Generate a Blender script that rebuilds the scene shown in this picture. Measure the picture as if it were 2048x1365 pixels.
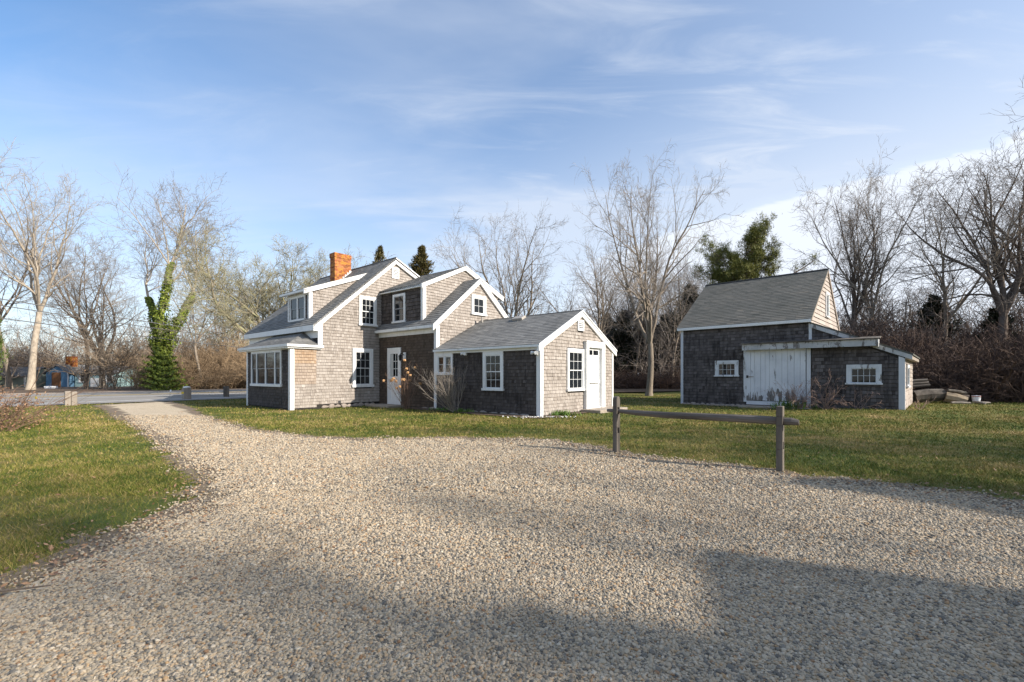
import bpy, math, random
import numpy as np
from mathutils import Vector, Matrix
rad = math.radians
for o in list(bpy.data.objects): bpy.data.objects.remove(o)
sc = bpy.context.scene
COL = sc.collection

# ------------------------------------------------------------------ camera
CAM_H = 1.2
cd = bpy.data.cameras.new('camera'); cam = bpy.data.objects.new('camera', cd); COL.objects.link(cam)
cam.location = (0, 0, CAM_H); cam.rotation_euler = (rad(90), 0, 0)
cd.sensor_width = 36; cd.lens = 905 / 2048 * 36; cd.shift_y = 68.5 / 2048
cd.clip_start = 0.05; cd.clip_end = 3000
sc.camera = cam

# ------------------------------------------------------------------ sun and sky
SUN_EL = 27.3
sun_h = Vector((0.92, -0.392, 0)).normalized()
to_sun = Vector((sun_h.x * math.cos(rad(SUN_EL)), sun_h.y * math.cos(rad(SUN_EL)), math.sin(rad(SUN_EL))))
sd = bpy.data.lights.new('sun', 'SUN'); sun = bpy.data.objects.new('sun', sd); COL.objects.link(sun)
sd.energy = 5.0; sd.angle = rad(0.55); sd.color = (1.0, 0.925, 0.82)
sun.rotation_euler = to_sun.to_track_quat('Z', 'Y').to_euler()
sun.location = (30, -13, 25)

w = bpy.data.worlds.new('World'); sc.world = w; w.use_nodes = True
nt = w.node_tree; nt.nodes.clear()
def N(tree, t, **kw):
    n = tree.nodes.new(t)
    for k, v in kw.items(): setattr(n, k, v)
    return n
def math_n(tree, op, a, b=None, clamp=False):
    n = tree.nodes.new('ShaderNodeMath'); n.operation = op; n.use_clamp = clamp
    for i, s in enumerate((a, b)):
        if s is None: continue
        if isinstance(s, (int, float)): n.inputs[i].default_value = s
        else: tree.links.new(s, n.inputs[i])
    return n.outputs[0]
def ramp(tree, src, lo, hi, clamp=True):
    n = tree.nodes.new('ShaderNodeMapRange'); n.interpolation_type = 'SMOOTHSTEP'
    tree.links.new(src, n.inputs[0]); n.inputs[1].default_value = lo; n.inputs[2].default_value = hi
    return n.outputs[0]
sky = N(nt, 'ShaderNodeTexSky', sky_type='NISHITA', sun_disc=False)
sky.sun_elevation = rad(SUN_EL); sky.sun_rotation = math.atan2(sun_h.x, sun_h.y)
sky.air_density = 1.0; sky.dust_density = 0.3; sky.ozone_density = 2.5
tc = N(nt, 'ShaderNodeTexCoord'); sep = N(nt, 'ShaderNodeSeparateXYZ'); nt.links.new(tc.outputs['Generated'], sep.inputs[0])
zz = math_n(nt, 'ADD', math_n(nt, 'MAXIMUM', sep.outputs[2], 0.0), 0.06)
px = math_n(nt, 'DIVIDE', sep.outputs[0], zz); py = math_n(nt, 'DIVIDE', sep.outputs[1], zz)
comb = N(nt, 'ShaderNodeCombineXYZ'); nt.links.new(px, comb.inputs[0]); nt.links.new(py, comb.inputs[1])
def cloud_noise(rot, scl, detail, rough, dist, seed):
    m = N(nt, 'ShaderNodeMapping'); nt.links.new(comb.outputs[0], m.inputs[0])
    m.inputs['Rotation'].default_value = (0, 0, rot); m.inputs['Scale'].default_value = scl; m.inputs['Location'].default_value = (seed, seed * .7, 0)
    t = N(nt, 'ShaderNodeTexNoise'); nt.links.new(m.outputs[0], t.inputs['Vector'])
    t.inputs['Scale'].default_value = 1; t.inputs['Detail'].default_value = detail; t.inputs['Roughness'].default_value = rough; t.inputs['Distortion'].default_value = dist
    return t.outputs['Fac']
n1 = cloud_noise(0.75, (0.45, 1.0, 1), 6, .5, .5, 3.1)      # long soft streaks
n2 = cloud_noise(0.35, (1.2, 4.0, 1), 8, .6, 1.0, 11.0)      # fine wisps
n3 = cloud_noise(0.0, (0.5, 0.5, 1), 6, .5, .3, 5.0)
bank_d = math_n(nt, 'ADD', math_n(nt, 'MULTIPLY', px, .757), math_n(nt, 'MULTIPLY', py, .654))
bank_d = math_n(nt, 'ADD', bank_d, math_n(nt, 'MULTIPLY', math_n(nt, 'SUBTRACT', n3, .5), .7))
bank_d = math_n(nt, 'ADD', bank_d, math_n(nt, 'MULTIPLY', math_n(nt, 'SUBTRACT', n2, .5), .35))
bank = math_n(nt, 'MULTIPLY', ramp(nt, bank_d, 2.30, 2.50), ramp(nt, px, -.6, 1.0))
veil = math_n(nt, 'MULTIPLY', ramp(nt, n1, .40, .72), .62)
veil = math_n(nt, 'ADD', veil, math_n(nt, 'MULTIPLY', ramp(nt, n2, .46, .8), .32))
veil = math_n(nt, 'MULTIPLY', veil, math_n(nt, 'ADD', ramp(nt, px, -1.4, 1.2), .28))
base = math_n(nt, 'MULTIPLY', ramp(nt, px, -1.2, 1.7), .46)
hor = math_n(nt, 'MULTIPLY', ramp(nt, math_n(nt, 'MULTIPLY', sep.outputs[2], -1), -.56, -.06), .70)
fac = math_n(nt, 'MAXIMUM', math_n(nt, 'MULTIPLY', bank, .985), math_n(nt, 'MINIMUM', math_n(nt, 'ADD', math_n(nt, 'ADD', veil, base), hor), .74), True)
fac = math_n(nt, 'MINIMUM', fac, .985)
hsv = N(nt, 'ShaderNodeHueSaturation'); hsv.inputs['Saturation'].default_value = 1.22; nt.links.new(sky.outputs[0], hsv.inputs['Color'])
bg1 = N(nt, 'ShaderNodeBackground'); nt.links.new(hsv.outputs[0], bg1.inputs[0]); bg1.inputs[1].default_value = 0.15
bg2 = N(nt, 'ShaderNodeBackground'); bg2.inputs[0].default_value = (.84, .90, 1.0, 1); bg2.inputs[1].default_value = 0.72
nt.links.new(math_n(nt, 'ADD', math_n(nt, 'MULTIPLY', bank, .06), .69), bg2.inputs[1])
mx = N(nt, 'ShaderNodeMixShader'); nt.links.new(fac, mx.inputs[0]); nt.links.new(bg1.outputs[0], mx.inputs[1]); nt.links.new(bg2.outputs[0], mx.inputs[2])
wo = N(nt, 'ShaderNodeOutputWorld'); nt.links.new(mx.outputs[0], wo.inputs[0])

sc.view_settings.view_transform = 'Standard'; sc.view_settings.look = 'None'
sc.view_settings.exposure = 0.58; sc.view_settings.gamma = 1.0; sc.view_settings.use_curve_mapping = False
sc.render.engine = 'CYCLES'
sc.cycles.max_bounces = 5; sc.cycles.diffuse_bounces = 3; sc.cycles.glossy_bounces = 3; sc.cycles.transparent_max_bounces = 6
sc.cycles.caustics_reflective = False; sc.cycles.caustics_refractive = False
sc.cycles.use_denoising = True; sc.cycles.denoiser = 'OPENIMAGEDENOISE'; sc.cycles.denoising_input_passes = 'RGB_ALBEDO_NORMAL'; sc.cycles.denoising_prefilter = 'ACCURATE'

# ------------------------------------------------------------------ helpers
def tag(o, label=None, cat=None, group=None, kind=None):
    if label: o['label'] = label
    if cat: o['category'] = cat
    if group: o['group'] = group
    if kind: o['kind'] = kind
    return o
def empty(name, loc=(0, 0, 0), rz=0.0, label=None, cat=None, group=None):
    o = bpy.data.objects.new(name, None); COL.objects.link(o)
    o.empty_display_size = .2; o.location = loc; o.rotation_euler = (0, 0, rz)
    return tag(o, label, cat, group)
def link(name, me, parent=None, loc=None):
    o = bpy.data.objects.new(name, me); COL.objects.link(o)
    if parent: o.parent = parent
    if loc is not None: o.location = loc
    return o
def mesh_np(name, V, polys, mat=None, smooth=False, attrs=None):
    """polys: list of int arrays (n,3) or (n,4)"""
    me = bpy.data.meshes.new(name)
    V = np.asarray(V, dtype=np.float32).reshape(-1, 3)
    me.vertices.add(len(V)); me.vertices.foreach_set('co', V.ravel())
    polys = [np.asarray(p, dtype=np.int32) for p in polys if len(p)]
    if polys:
        loops = np.concatenate([p.ravel() for p in polys])
        starts = []; s = 0
        for p in polys:
            starts.append(np.arange(len(p), dtype=np.int32) * p.shape[1] + s); s += p.size
        starts = np.concatenate(starts)
        me.loops.add(len(loops)); me.loops.foreach_set('vertex_index', loops)
        me.polygons.add(len(starts)); me.polygons.foreach_set('loop_start', starts)
        me.polygons.foreach_set('use_smooth', np.full(len(starts), smooth))
    me.update(calc_edges=True)
    if attrs:
        for k, a in attrs.items():
            at = me.attributes.new(k, 'FLOAT', 'FACE'); at.data.foreach_set('value', np.asarray(a, dtype=np.float32))
    if mat: me.materials.append(mat)
    return me
class MB:
    def __init__(s): s.v = []; s.f = []
    def box(s, x0, y0, z0, x1, y1, z1):
        x0, x1 = sorted((x0, x1)); y0, y1 = sorted((y0, y1)); z0, z1 = sorted((z0, z1)); b = len(s.v)
        s.v += [(x0, y0, z0), (x1, y0, z0), (x1, y1, z0), (x0, y1, z0), (x0, y0, z1), (x1, y0, z1), (x1, y1, z1), (x0, y1, z1)]
        s.f += [tuple(b + i for i in q) for q in ((0, 3, 2, 1), (4, 5, 6, 7), (0, 1, 5, 4), (1, 2, 6, 5), (2, 3, 7, 6), (3, 0, 4, 7))]
        return s
    def prism(s, F, poly, w0, w1):
        """extrude a counter-clockwise polygon in face coordinates from depth w0 to w1 (w1 outward)"""
        n = len(poly); b = len(s.v)
        s.v += [F.p(u, v, w0) for u, v in poly] + [F.p(u, v, w1) for u, v in poly]
        s.f.append(tuple(b + n + i for i in range(n))); s.f.append(tuple(b + n - 1 - i for i in range(n)))
        for i in range(n):
            j = (i + 1) % n; s.f.append((b + i, b + j, b + n + j, b + n + i))
        return s
    def rect(s, F, u0, v0, u1, v1, w0, w1): return s.prism(F, [(u0, v0), (u1, v0), (u1, v1), (u0, v1)], w0, w1)
    def tube(s, pts, rs, m=8, cap=True):
        b = len(s.v); k = len(pts)
        P = [Vector(p) for p in pts]
        for i, p in enumerate(P):
            t = (P[min(i + 1, k - 1)] - P[max(i - 1, 0)]).normalized()
            a = t.orthogonal().normalized() if i == 0 else (a - t * a.dot(t)).normalized()
            c = t.cross(a)
            for q in range(m):
                an = 2 * math.pi * q / m
                s.v.append(tuple(p + (a * math.cos(an) + c * math.sin(an)) * rs[i]))
        for i in range(k - 1):
            for q in range(m):
                r = (q + 1) % m
                s.f.append((b + i * m + q, b + i * m + r, b + (i + 1) * m + r, b + (i + 1) * m + q))
        if cap:
            s.f.append(tuple(b + m - 1 - q for q in range(m))); s.f.append(tuple(b + (k - 1) * m + q for q in range(m)))
        return s
    def build(s, name, mat, parent=None, loc=None, smooth=False, bevel=0):
        me = bpy.data.meshes.new(name); me.from_pydata([tuple(v) for v in s.v], [], s.f)
        if mat: me.materials.append(mat)
        if smooth: me.polygons.foreach_set('use_smooth', [True] * len(me.polygons))
        me.update(); o = link(name, me, parent, loc)
        if bevel:
            m = o.modifiers.new('bevel', 'BEVEL'); m.width = bevel; m.segments = 2; m.limit_method = 'ANGLE'
        return o
class Face:
    """local plane: u along the surface, v up it, w outward; U x V = N"""
    def __init__(s, o, U, V=(0, 0, 1)):
        s.o = Vector(o); s.U = Vector(U).normalized(); s.V = Vector(V).normalized(); s.N = s.U.cross(s.V)
    def p(s, u, v, w=0.0): return tuple(s.o + s.U * u + s.V * v + s.N * w)
def gface(y): return Face((0, y, 0), (1, 0, 0))          # faces -y, u = x
def fface(x): return Face((x, 0, 0), (0, -1, 0))         # faces -x, u = -y
rng = np.random.default_rng(7)
random.seed(5)

# ------------------------------------------------------------------ materials
def new_mat(name):
    m = bpy.data.materials.new(name); m.use_nodes = True
    return m, m.node_tree, m.node_tree.nodes['Principled BSDF']
def noise(t, scale=5, detail=4, rough=.55, vec=None, stretch=None, coord='Object', dist=0.0):
    tc = t.nodes.new('ShaderNodeTexCoord'); src = vec or tc.outputs[coord]
    if stretch:
        m = t.nodes.new('ShaderNodeMapping'); t.links.new(src, m.inputs[0]); m.inputs['Scale'].default_value = stretch; src = m.outputs[0]
    n = t.nodes.new('ShaderNodeTexNoise'); t.links.new(src, n.inputs['Vector'])
    n.inputs['Scale'].default_value = scale; n.inputs['Detail'].default_value = detail; n.inputs['Roughness'].default_value = rough; n.inputs['Distortion'].default_value = dist
    return n.outputs['Fac']
def cramp(t, src, stops):
    r = t.nodes.new('ShaderNodeValToRGB'); e = r.color_ramp.elements
    while len(e) < len(stops): e.new(.5)
    for el, (p, c) in zip(e, stops): el.position = p; el.color = (*c, 1)
    t.links.new(src, r.inputs[0]); return r.outputs[0]
def mixc(t, fac, a, b, mode='MIX'):
    m = t.nodes.new('ShaderNodeMix'); m.data_type = 'RGBA'; m.blend_type = mode
    for i, s in ((0, fac), (6, a), (7, b)):
        if isinstance(s, (int, float)): m.inputs[i].default_value = s
        elif isinstance(s, tuple): m.inputs[i].default_value = (*s, 1)
        else: t.links.new(s, m.inputs[i])
    return m.outputs[2]
def attr(t, name, kind='GEOMETRY'):
    a = t.nodes.new('ShaderNodeAttribute'); a.attribute_name = name; a.attribute_type = kind; return a.outputs['Fac']
def bump(t, b, src, strength=.3, dist=.01):
    n = t.nodes.new('ShaderNodeBump'); n.inputs['Strength'].default_value = strength; n.inputs['Distance'].default_value = dist
    t.links.new(src, n.inputs['Height']); t.links.new(n.outputs[0], b.inputs['Normal'])
def simple(name, c, c2=None, rough=.7, scale=6, stretch=None, bmp=0.0, coord='Object', detail=5, lo=.3, hi=.7, spec=.5):
    m, t, b = new_mat(name); b.inputs['Roughness'].default_value = rough; b.inputs['Specular IOR Level'].default_value = spec
    if c2 is None: b.inputs['Base Color'].default_value = (*c, 1)
    else:
        n = noise(t, scale, detail, .6, stretch=stretch, coord=coord)
        t.links.new(cramp(t, n, [(lo, c), (hi, c2)]), b.inputs['Base Color'])
        if bmp: bump(t, b, n, bmp)
    return m
def shingle_mat(name, cols, stain=(.05, .045, .045), stain_amt=.5, streak=14):
    m, t, b = new_mat(name); b.inputs['Roughness'].default_value = .85; b.inputs['Specular IOR Level'].default_value = .25
    tint = attr(t, 'tint')
    n = noise(t, streak, 4, .6, stretch=(1, 1, .12)); big = noise(t, .9, 4, .6)
    v = math_n(t, 'ADD', math_n(t, 'MULTIPLY', tint, .60), math_n(t, 'MULTIPLY', n, .46))
    c = cramp(t, v, [(.12, cols[0]), (.38, cols[1]), (.62, cols[2]), (.9, cols[3])])
    s = math_n(t, 'MULTIPLY', ramp(t, math_n(t, 'ADD', math_n(t, 'MULTIPLY', big, .45), math_n(t, 'MULTIPLY', n, .55)), .46, .66), stain_amt)
    c = mixc(t, s, c, stain)
    t.links.new(c, b.inputs['Base Color']); bump(t, b, n, .25, .004)
    return m
M = {}
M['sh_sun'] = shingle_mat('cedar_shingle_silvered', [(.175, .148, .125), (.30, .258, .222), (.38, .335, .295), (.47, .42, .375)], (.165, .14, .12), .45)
M['sh_old'] = shingle_mat('cedar_shingle_dark', [(.03, .023, .02), (.072, .058, .05), (.105, .087, .078), (.155, .132, .12)], (.018, .015, .014), .8)  # weathered dark tone, with the walls' shade darkened into the colour
M['sh_brown'] = shingle_mat('cedar_shingle_brown', [(.042, .029, .02), (.08, .058, .042), (.112, .083, .062), (.15, .115, .088)], (.06, .045, .035), .55)  # brown tone, deepened a little to carry this wall's shade
M['sh_new'] = shingle_mat('cedar_shingle_fresh', [(.24, .15, .09), (.33, .225, .145), (.40, .29, .20), (.46, .35, .26)], (.25, .19, .14), .5)
M['sh_mid'] = shingle_mat('cedar_shingle_tan', [(.20, .145, .105), (.31, .245, .19), (.385, .31, .25), (.46, .385, .32)], (.2, .15, .12), .45)
M['sh_barn'] = shingle_mat('barn_shingle_weathered', [(.034, .028, .026), (.085, .073, .069), (.13, .115, .11), (.21, .188, .18)], (.013, .011, .011), .92, 10)  # weathered barn front, its shade also mixed into these tones
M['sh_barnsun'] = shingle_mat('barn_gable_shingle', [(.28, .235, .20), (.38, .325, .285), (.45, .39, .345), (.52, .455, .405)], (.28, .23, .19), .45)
M['roof'] = shingle_mat('asphalt_shingle', [(.10, .098, .092), (.175, .17, .16), (.235, .227, .212), (.30, .288, .265)], (.12, .118, .11), .5, 40)
M['barnroof'] = shingle_mat('barn_roof_shingle', [(.085, .083, .073), (.135, .132, .115), (.175, .165, .142), (.225, .198, .16)], (.10, .10, .082), .5, 30)
M['sash_grey'] = simple('grey_sash', (.26, .27, .29), rough=.5)
M['under'] = simple('wall_sheathing', (.028, .024, .021), rough=.9)
m, t, b = new_mat('white_paint'); b.inputs['Roughness'].default_value = .5
gr = math_n(t, 'ADD', math_n(t, 'MULTIPLY', noise(t, 2.0, 6, .65), .5), math_n(t, 'MULTIPLY', noise(t, 9, 5, .65, stretch=(1, 1, .15)), .5))
t.links.new(cramp(t, gr, [(.38, (.80, .80, .79)), (.55, (.74, .735, .72)), (.70, (.55, .53, .49))]), b.inputs['Base Color']); M['trim'] = m
def peel_mat(name, th=.585, paint=((.66, .68, .70), (.50, .52, .545))):
    m, t, b = new_mat(name); b.inputs['Roughness'].default_value = .6
    n = noise(t, 5.5, 8, .68, stretch=(1, 1, .35), dist=.6); f = ramp(t, n, th, th + .04)
    dirt = noise(t, 2.2, 5, .6)
    c = mixc(t, ramp(t, dirt, .35, .75), *paint)
    w_ = cramp(t, noise(t, 22, 4, .6, stretch=(1, 1, .1)), [(.3, (.10, .09, .085)), (.7, (.24, .22, .21))])
    t.links.new(mixc(t, f, c, w_), b.inputs['Base Color']); bump(t, b, math_n(t, 'SUBTRACT', 1, f), .4, .004); return m
M['peel'] = peel_mat('peeling_white_paint', .565); M['peel_worn'] = peel_mat('worn_white_paint', .53, ((.52, .52, .52), (.36, .365, .37)))
M['door_paint'] = simple('barn_door_paint', (.66, .68, .71), (.57, .59, .62), .55, 2.5, stretch=(1, 1, .3))
def plank_mat():
    m, t, b = new_mat('barn_door_plank'); b.inputs['Roughness'].default_value = .55
    tcn = t.nodes.new('ShaderNodeTexCoord'); sp = t.nodes.new('ShaderNodeSeparateXYZ'); t.links.new(tcn.outputs['Object'], sp.inputs[0])
    n = noise(t, 6, 7, .65, stretch=(1, 1, .22), dist=.5)
    low = ramp(t, math_n(t, 'MULTIPLY', sp.outputs[2], -1), -.78, -.30)     # wear creeping up from the sill
    f = ramp(t, math_n(t, 'ADD', n, math_n(t, 'MULTIPLY', low, .13)), .61, .64)
    c = mixc(t, ramp(t, noise(t, 1.6, 5, .6), .35, .75), (.68, .70, .73), (.53, .55, .585))
    wd = cramp(t, noise(t, 26, 4, .6, stretch=(1, 1, .1)), [(.3, (.07, .064, .06)), (.7, (.22, .205, .195))])
    t.links.new(mixc(t, f, c, wd), b.inputs['Base Color']); bump(t, b, math_n(t, 'SUBTRACT', 1, f), .4, .004); return m
M['plank'] = plank_mat()
m, t, b = new_mat('window_glass'); b.inputs['Base Color'].default_value = (.012, .014, .016, 1); b.inputs['Roughness'].default_value = .03; b.inputs['Specular IOR Level'].default_value = .36
bump(t, b, noise(t, 2.5, 2, .5), .05, .02); M['glass'] = m
M['curtain'] = simple('white_curtain', (.5, .5, .48), rough=.9)
m, t, b = new_mat('chimney_brick'); b.inputs['Roughness'].default_value = .9
tint = attr(t, 'tint'); lich = noise(t, 7, 6, .65)
c = cramp(t, tint, [(.1, (.20, .055, .022)), (.5, (.36, .105, .038)), (.9, (.48, .18, .07))])
c = mixc(t, ramp(t, lich, .48, .60), c, (.50, .23, .035)); t.links.new(c, b.inputs['Base Color']); M['brick'] = m
M['mortar'] = simple('mortar', (.40, .22, .12), (.30, .15, .08), .95, 20)
M['flash'] = simple('lead_flashing', (.62, .62, .63), (.5, .5, .5), .5, 8)
M['metal_dark'] = simple('black_iron', (.02, .02, .022), rough=.45)
M['metal_grey'] = simple('grey_metal', (.42, .38, .33), (.34, .31, .27), .5, 8)
M['stone'] = simple('granite', (.36, .30, .25), (.24, .20, .17), .9, 9, bmp=.5)
M['slab'] = simple('weathered_slab', (.38, .33, .27), (.27, .22, .17), .9, 6, bmp=.4)
M['fence'] = simple('weathered_fence_wood', (.045, .037, .03), (.19, .16, .128), .9, 5, stretch=(1, 1, .12), bmp=.6, lo=.32, hi=.7)
M['railwood'] = simple('weathered_rail_wood', (.05, .042, .036), (.21, .18, .155), .9, 6, stretch=(.12, 1, 1), bmp=.7, lo=.32, hi=.7)
M['postwood'] = simple('pale_post_wood', (.34, .29, .24), (.24, .20, .16), .9, 8, stretch=(1, 1, .2), bmp=.4)
def bark(name, a, b_, lic=None, amt=.5):
    m, t, b = new_mat(name); b.inputs['Roughness'].default_value = .9; b.inputs['Specular IOR Level'].default_value = .15
    n = noise(t, 7, 5, .65, stretch=(1, 1, .35)); c = cramp(t, n, [(.3, a), (.7, b_)])
    if lic: c = mixc(t, math_n(t, 'MULTIPLY', ramp(t, noise(t, 2.3, 5, .65), .45, .6), amt), c, lic)
    t.links.new(c, b.inputs['Base Color']); bump(t, b, n, .6, .03); return m
M['bark'] = bark('bark_grey_brown', (.16, .13, .10), (.34, .28, .22))
M['bark_pale'] = bark('bark_pale', (.28, .23, .18), (.50, .43, .34))
M['bark_dark'] = bark('bark_dark', (.085, .065, .052), (.19, .15, .12))
M['bark_lichen'] = bark('bark_lichen', (.17, .14, .10), (.33, .28, .2), (.30, .30, .16), .75)
M['twig'] = simple('twig', (.20, .168, .138), (.33, .285, .24), .9, 1.5)
M['twig_dark'] = simple('twig_dark', (.145, .117, .097), (.26, .217, .18), .9, 1.5)
M['twig_pale'] = simple('twig_pale', (.30, .26, .215), (.44, .39, .33), .9, 1.5)
M['twig_lichen'] = simple('twig_lichen', (.22, .18, .12), (.36, .34, .20), .9, 1.2)
M['brush'] = simple('brush_stems', (.17, .115, .068), (.36, .255, .15), .95, .6)
M['brush_mid'] = simple('sapling_stems', (.17, .125, .085), (.34, .265, .19), .95, .6)
M['brush_dark'] = simple('brush_stems_dark', (.055, .034, .026), (.15, .095, .068), .95, .6)
M['vine'] = simple('vine_stems', (.12, .085, .065), (.24, .175, .135), .95, .8)
def leafmat(name, a, b_, sub=.15):
    m, t, b = new_mat(name); b.inputs['Roughness'].default_value = .6; b.inputs['Specular IOR Level'].default_value = .3
    t.links.new(cramp(t, attr(t, 'tint'), [(.05, a), (.95, b_)]), b.inputs['Base Color'])
    return m
M['ivy'] = leafmat('ivy_leaf', (.045, .08, .010), (.26, .30, .04))
M['cedar'] = leafmat('cedar_foliage', (.04, .042, .016), (.15, .115, .035))
M['cedar_dark'] = leafmat('dark_cedar_foliage', (.014, .020, .012), (.05, .055, .03))
M['spruce'] = leafmat('spruce_foliage', (.028, .05, .012), (.10, .135, .026))
M['pine'] = leafmat('pine_needles', (.045, .06, .014), (.24, .235, .05))
M['sprout'] = leafmat('green_sprout', (.05, .11, .015), (.15, .24, .04))
M['deadleaf'] = leafmat('dead_leaf', (.15, .075, .04), (.42, .25, .14))
M['bloom'] = leafmat('dried_hydrangea', (.36, .17, .06), (.68, .43, .22))
M['redtwig'] = simple('reddish_twig', (.13, .075, .05), (.30, .19, .13), .9, 2)
M['rose'] = simple('bramble_stem', (.28, .18, .14), (.42, .29, .23), .9, 2)

# ground materials, in world coordinates so sheets and blades agree
def grass_mat(name, blades):
    m, t, b = new_mat(name); b.inputs['Roughness'].default_value = .75; b.inputs['Specular IOR Level'].default_value = .2
    g = t.nodes.new('ShaderNodeNewGeometry'); P = g.outputs['Position']
    big = noise(t, .55, 5, .6, vec=P); mid = noise(t, 2.6, 4, .6, vec=P); fine = noise(t, 60, 3, .6, vec=P)
    k = math_n(t, 'ADD', math_n(t, 'MULTIPLY', big, .6), math_n(t, 'MULTIPLY', mid, .4))
    if blades:
        tint = attr(t, 'tint')
        k = math_n(t, 'ADD', k, math_n(t, 'MULTIPLY', math_n(t, 'SUBTRACT', tint, .5), .42))
        c = cramp(t, k, [(.28, (.042, .074, .010)), (.41, (.098, .130, .019)), (.50, (.190, .182, .036)), (.59, (.31, .238, .078)), (.70, (.44, .32, .155))])
    else:
        k = math_n(t, 'ADD', k, math_n(t, 'MULTIPLY', math_n(t, 'SUBTRACT', fine, .5), .5))
        c = cramp(t, k, [(.30, (.040, .064, .009)), (.45, (.088, .108, .018)), (.57, (.17, .14, .036)), (.72, (.26, .18, .08))])
        bump(t, b, fine, .8, .02)
    t.links.new(c, b.inputs['Base Color']); return m
M['lawn'] = grass_mat('lawn_ground', False); M['blade'] = grass_mat('grass_blade', True)
def gravel_mat():
    m, t, b = new_mat('gravel_bed'); b.inputs['Roughness'].default_value = .9; b.inputs['Specular IOR Level'].default_value = .2
    g = t.nodes.new('ShaderNodeNewGeometry'); P = g.outputs['Position']
    v = t.nodes.new('ShaderNodeTexVoronoi'); v.inputs['Scale'].default_value = 42; t.links.new(P, v.inputs['Vector'])
    s = t.nodes.new('ShaderNodeSeparateColor'); t.links.new(v.outputs['Color'], s.inputs[0])
    c = cramp(t, s.outputs[0], [(.0, (.38, .305, .21)), (.3, (.50, .405, .285)), (.6, (.59, .48, .34)), (.85, (.52, .425, .305)), (1, (.66, .55, .40))])
    d = noise(t, .8, 5, .65, vec=P); d2 = noise(t, 3.5, 5, .65, vec=P)
    c = mixc(t, math_n(t, 'MULTIPLY', ramp(t, math_n(t, 'ADD', math_n(t, 'MULTIPLY', d, .5), math_n(t, 'MULTIPLY', d2, .5)), .50, .66), .55), c, (.27, .21, .14))
    dk = ramp(t, v.outputs['Distance'], .55, .2)
    t.links.new(c, b.inputs['Base Color'])
    bump(t, b, math_n(t, 'MULTIPLY', v.outputs['Distance'], -1), .45, .008); return m
M['gravel'] = gravel_mat()
m, t, b = new_mat('gravel_stone'); b.inputs['Roughness'].default_value = .75; b.inputs['Specular IOR Level'].default_value = .3
tint = attr(t, 'tint', 'INSTANCER')
rr_ = t.nodes.new('ShaderNodeObjectInfo')
c = cramp(t, tint, [(0, (.09, .082, .072)), (.12, (.20, .178, .145)), (.30, (.36, .295, .21)), (.48, (.47, .38, .26)), (.64, (.53, .435, .31)), (.77, (.38, .265, .155)), (.87, (.60, .52, .40)), (.96, (.46, .29, .14)), (1, (.26, .13, .06))])
c = mixc(t, math_n(t, 'MULTIPLY', noise(t, 60, 3, .6), .35), c, (.28, .24, .185))
gP = t.nodes.new('ShaderNodeNewGeometry').outputs['Position']
dd_ = math_n(t, 'ADD', math_n(t, 'MULTIPLY', noise(t, .8, 5, .65, vec=gP), .5), math_n(t, 'MULTIPLY', noise(t, 3.5, 5, .65, vec=gP), .5))
c = mixc(t, math_n(t, 'MULTIPLY', ramp(t, dd_, .50, .66), .45), c, (.17, .125, .082))
t.links.new(c, b.inputs['Base Color']); M['pebble'] = m
M['dirt'] = simple('bare_dirt', (.12, .085, .055), (.24, .18, .12), .95, 30, bmp=.6)
M['litter'] = simple('leaf_litter', (.06, .04, .026), (.17, .112, .066), .95, 4, bmp=.6)
M['asphalt'] = simple('asphalt', (.25, .235, .215), (.32, .30, .275), 1.0, 1.2, spec=.05)
M['yellow_line'] = simple('yellow_road_paint', (.62, .42, .08), rough=.7)
M['white_line'] = simple('white_road_paint', (.74, .74, .72), rough=.7)
M['shoulder'] = simple('sandy_shoulder', (.34, .24, .16), (.46, .36, .27), .95, 6)
M['shell'] = simple('white_shell', (.8, .78, .74), rough=.6)

# ------------------------------------------------------------------ ground
TH = math.atan(1074 / 905.); HO = np.array([0.812, 13.022])
D1 = np.array([math.cos(TH), math.sin(TH)]); D2 = np.array([-math.sin(TH), math.cos(TH)])
def house_xy(x, y): return HO + x * D1 + y * D2
def S(t): t = np.clip(t, 0, 1); return t * t * (3 - 2 * t)
def zg(X, Y):
    X = np.asarray(X, float); Y = np.asarray(Y, float)
    return .13 * S((X - 8) / 4.5) * S((Y - 9) / 5) + .012 * np.sin(X * .9 + 1.3) * np.sin(Y * .7)
# outline of the gravel drive on the ground
GL = [(-2.9, 2.56), (-2.9, 2.72), (-2.88, 2.88), (-2.93, 3.22), (-2.93, 3.66), (-2.92, 4.04), (-2.97, 4.36), (-3.34, 4.96), (-4.06, 5.9), (-5.1, 7.05), (-6.41, 8.42), (-8.47, 10.44), (-10.3, 12.2), (-13.08, 14.88), (-16.6, 18.2)]
GR = [(-15.9, 20.9), (-13.06, 17.8), (-9.24, 13.41), (-6.96, 10.97), (-5.66, 9.78), (-4.72, 9.2), (-3.22, 8.48), (-2.08, 8.42), (-1.18, 8.62), (0.0, 8.48), (0.87, 8.17), (1.3, 7.54), (1.61, 6.9), (2.15, 6.35), (2.52, 6.07), (2.9, 5.75), (3.25, 5.4), (3.56, 5.15), (4.01, 5.0), (4.49, 4.64), (4.74, 4.19), (5.6, 3.2), (7.5, 1.5), (7.5, -3), (-2.9, -3), (-2.9, 0)]
GP = np.array(GL + GR)
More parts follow.
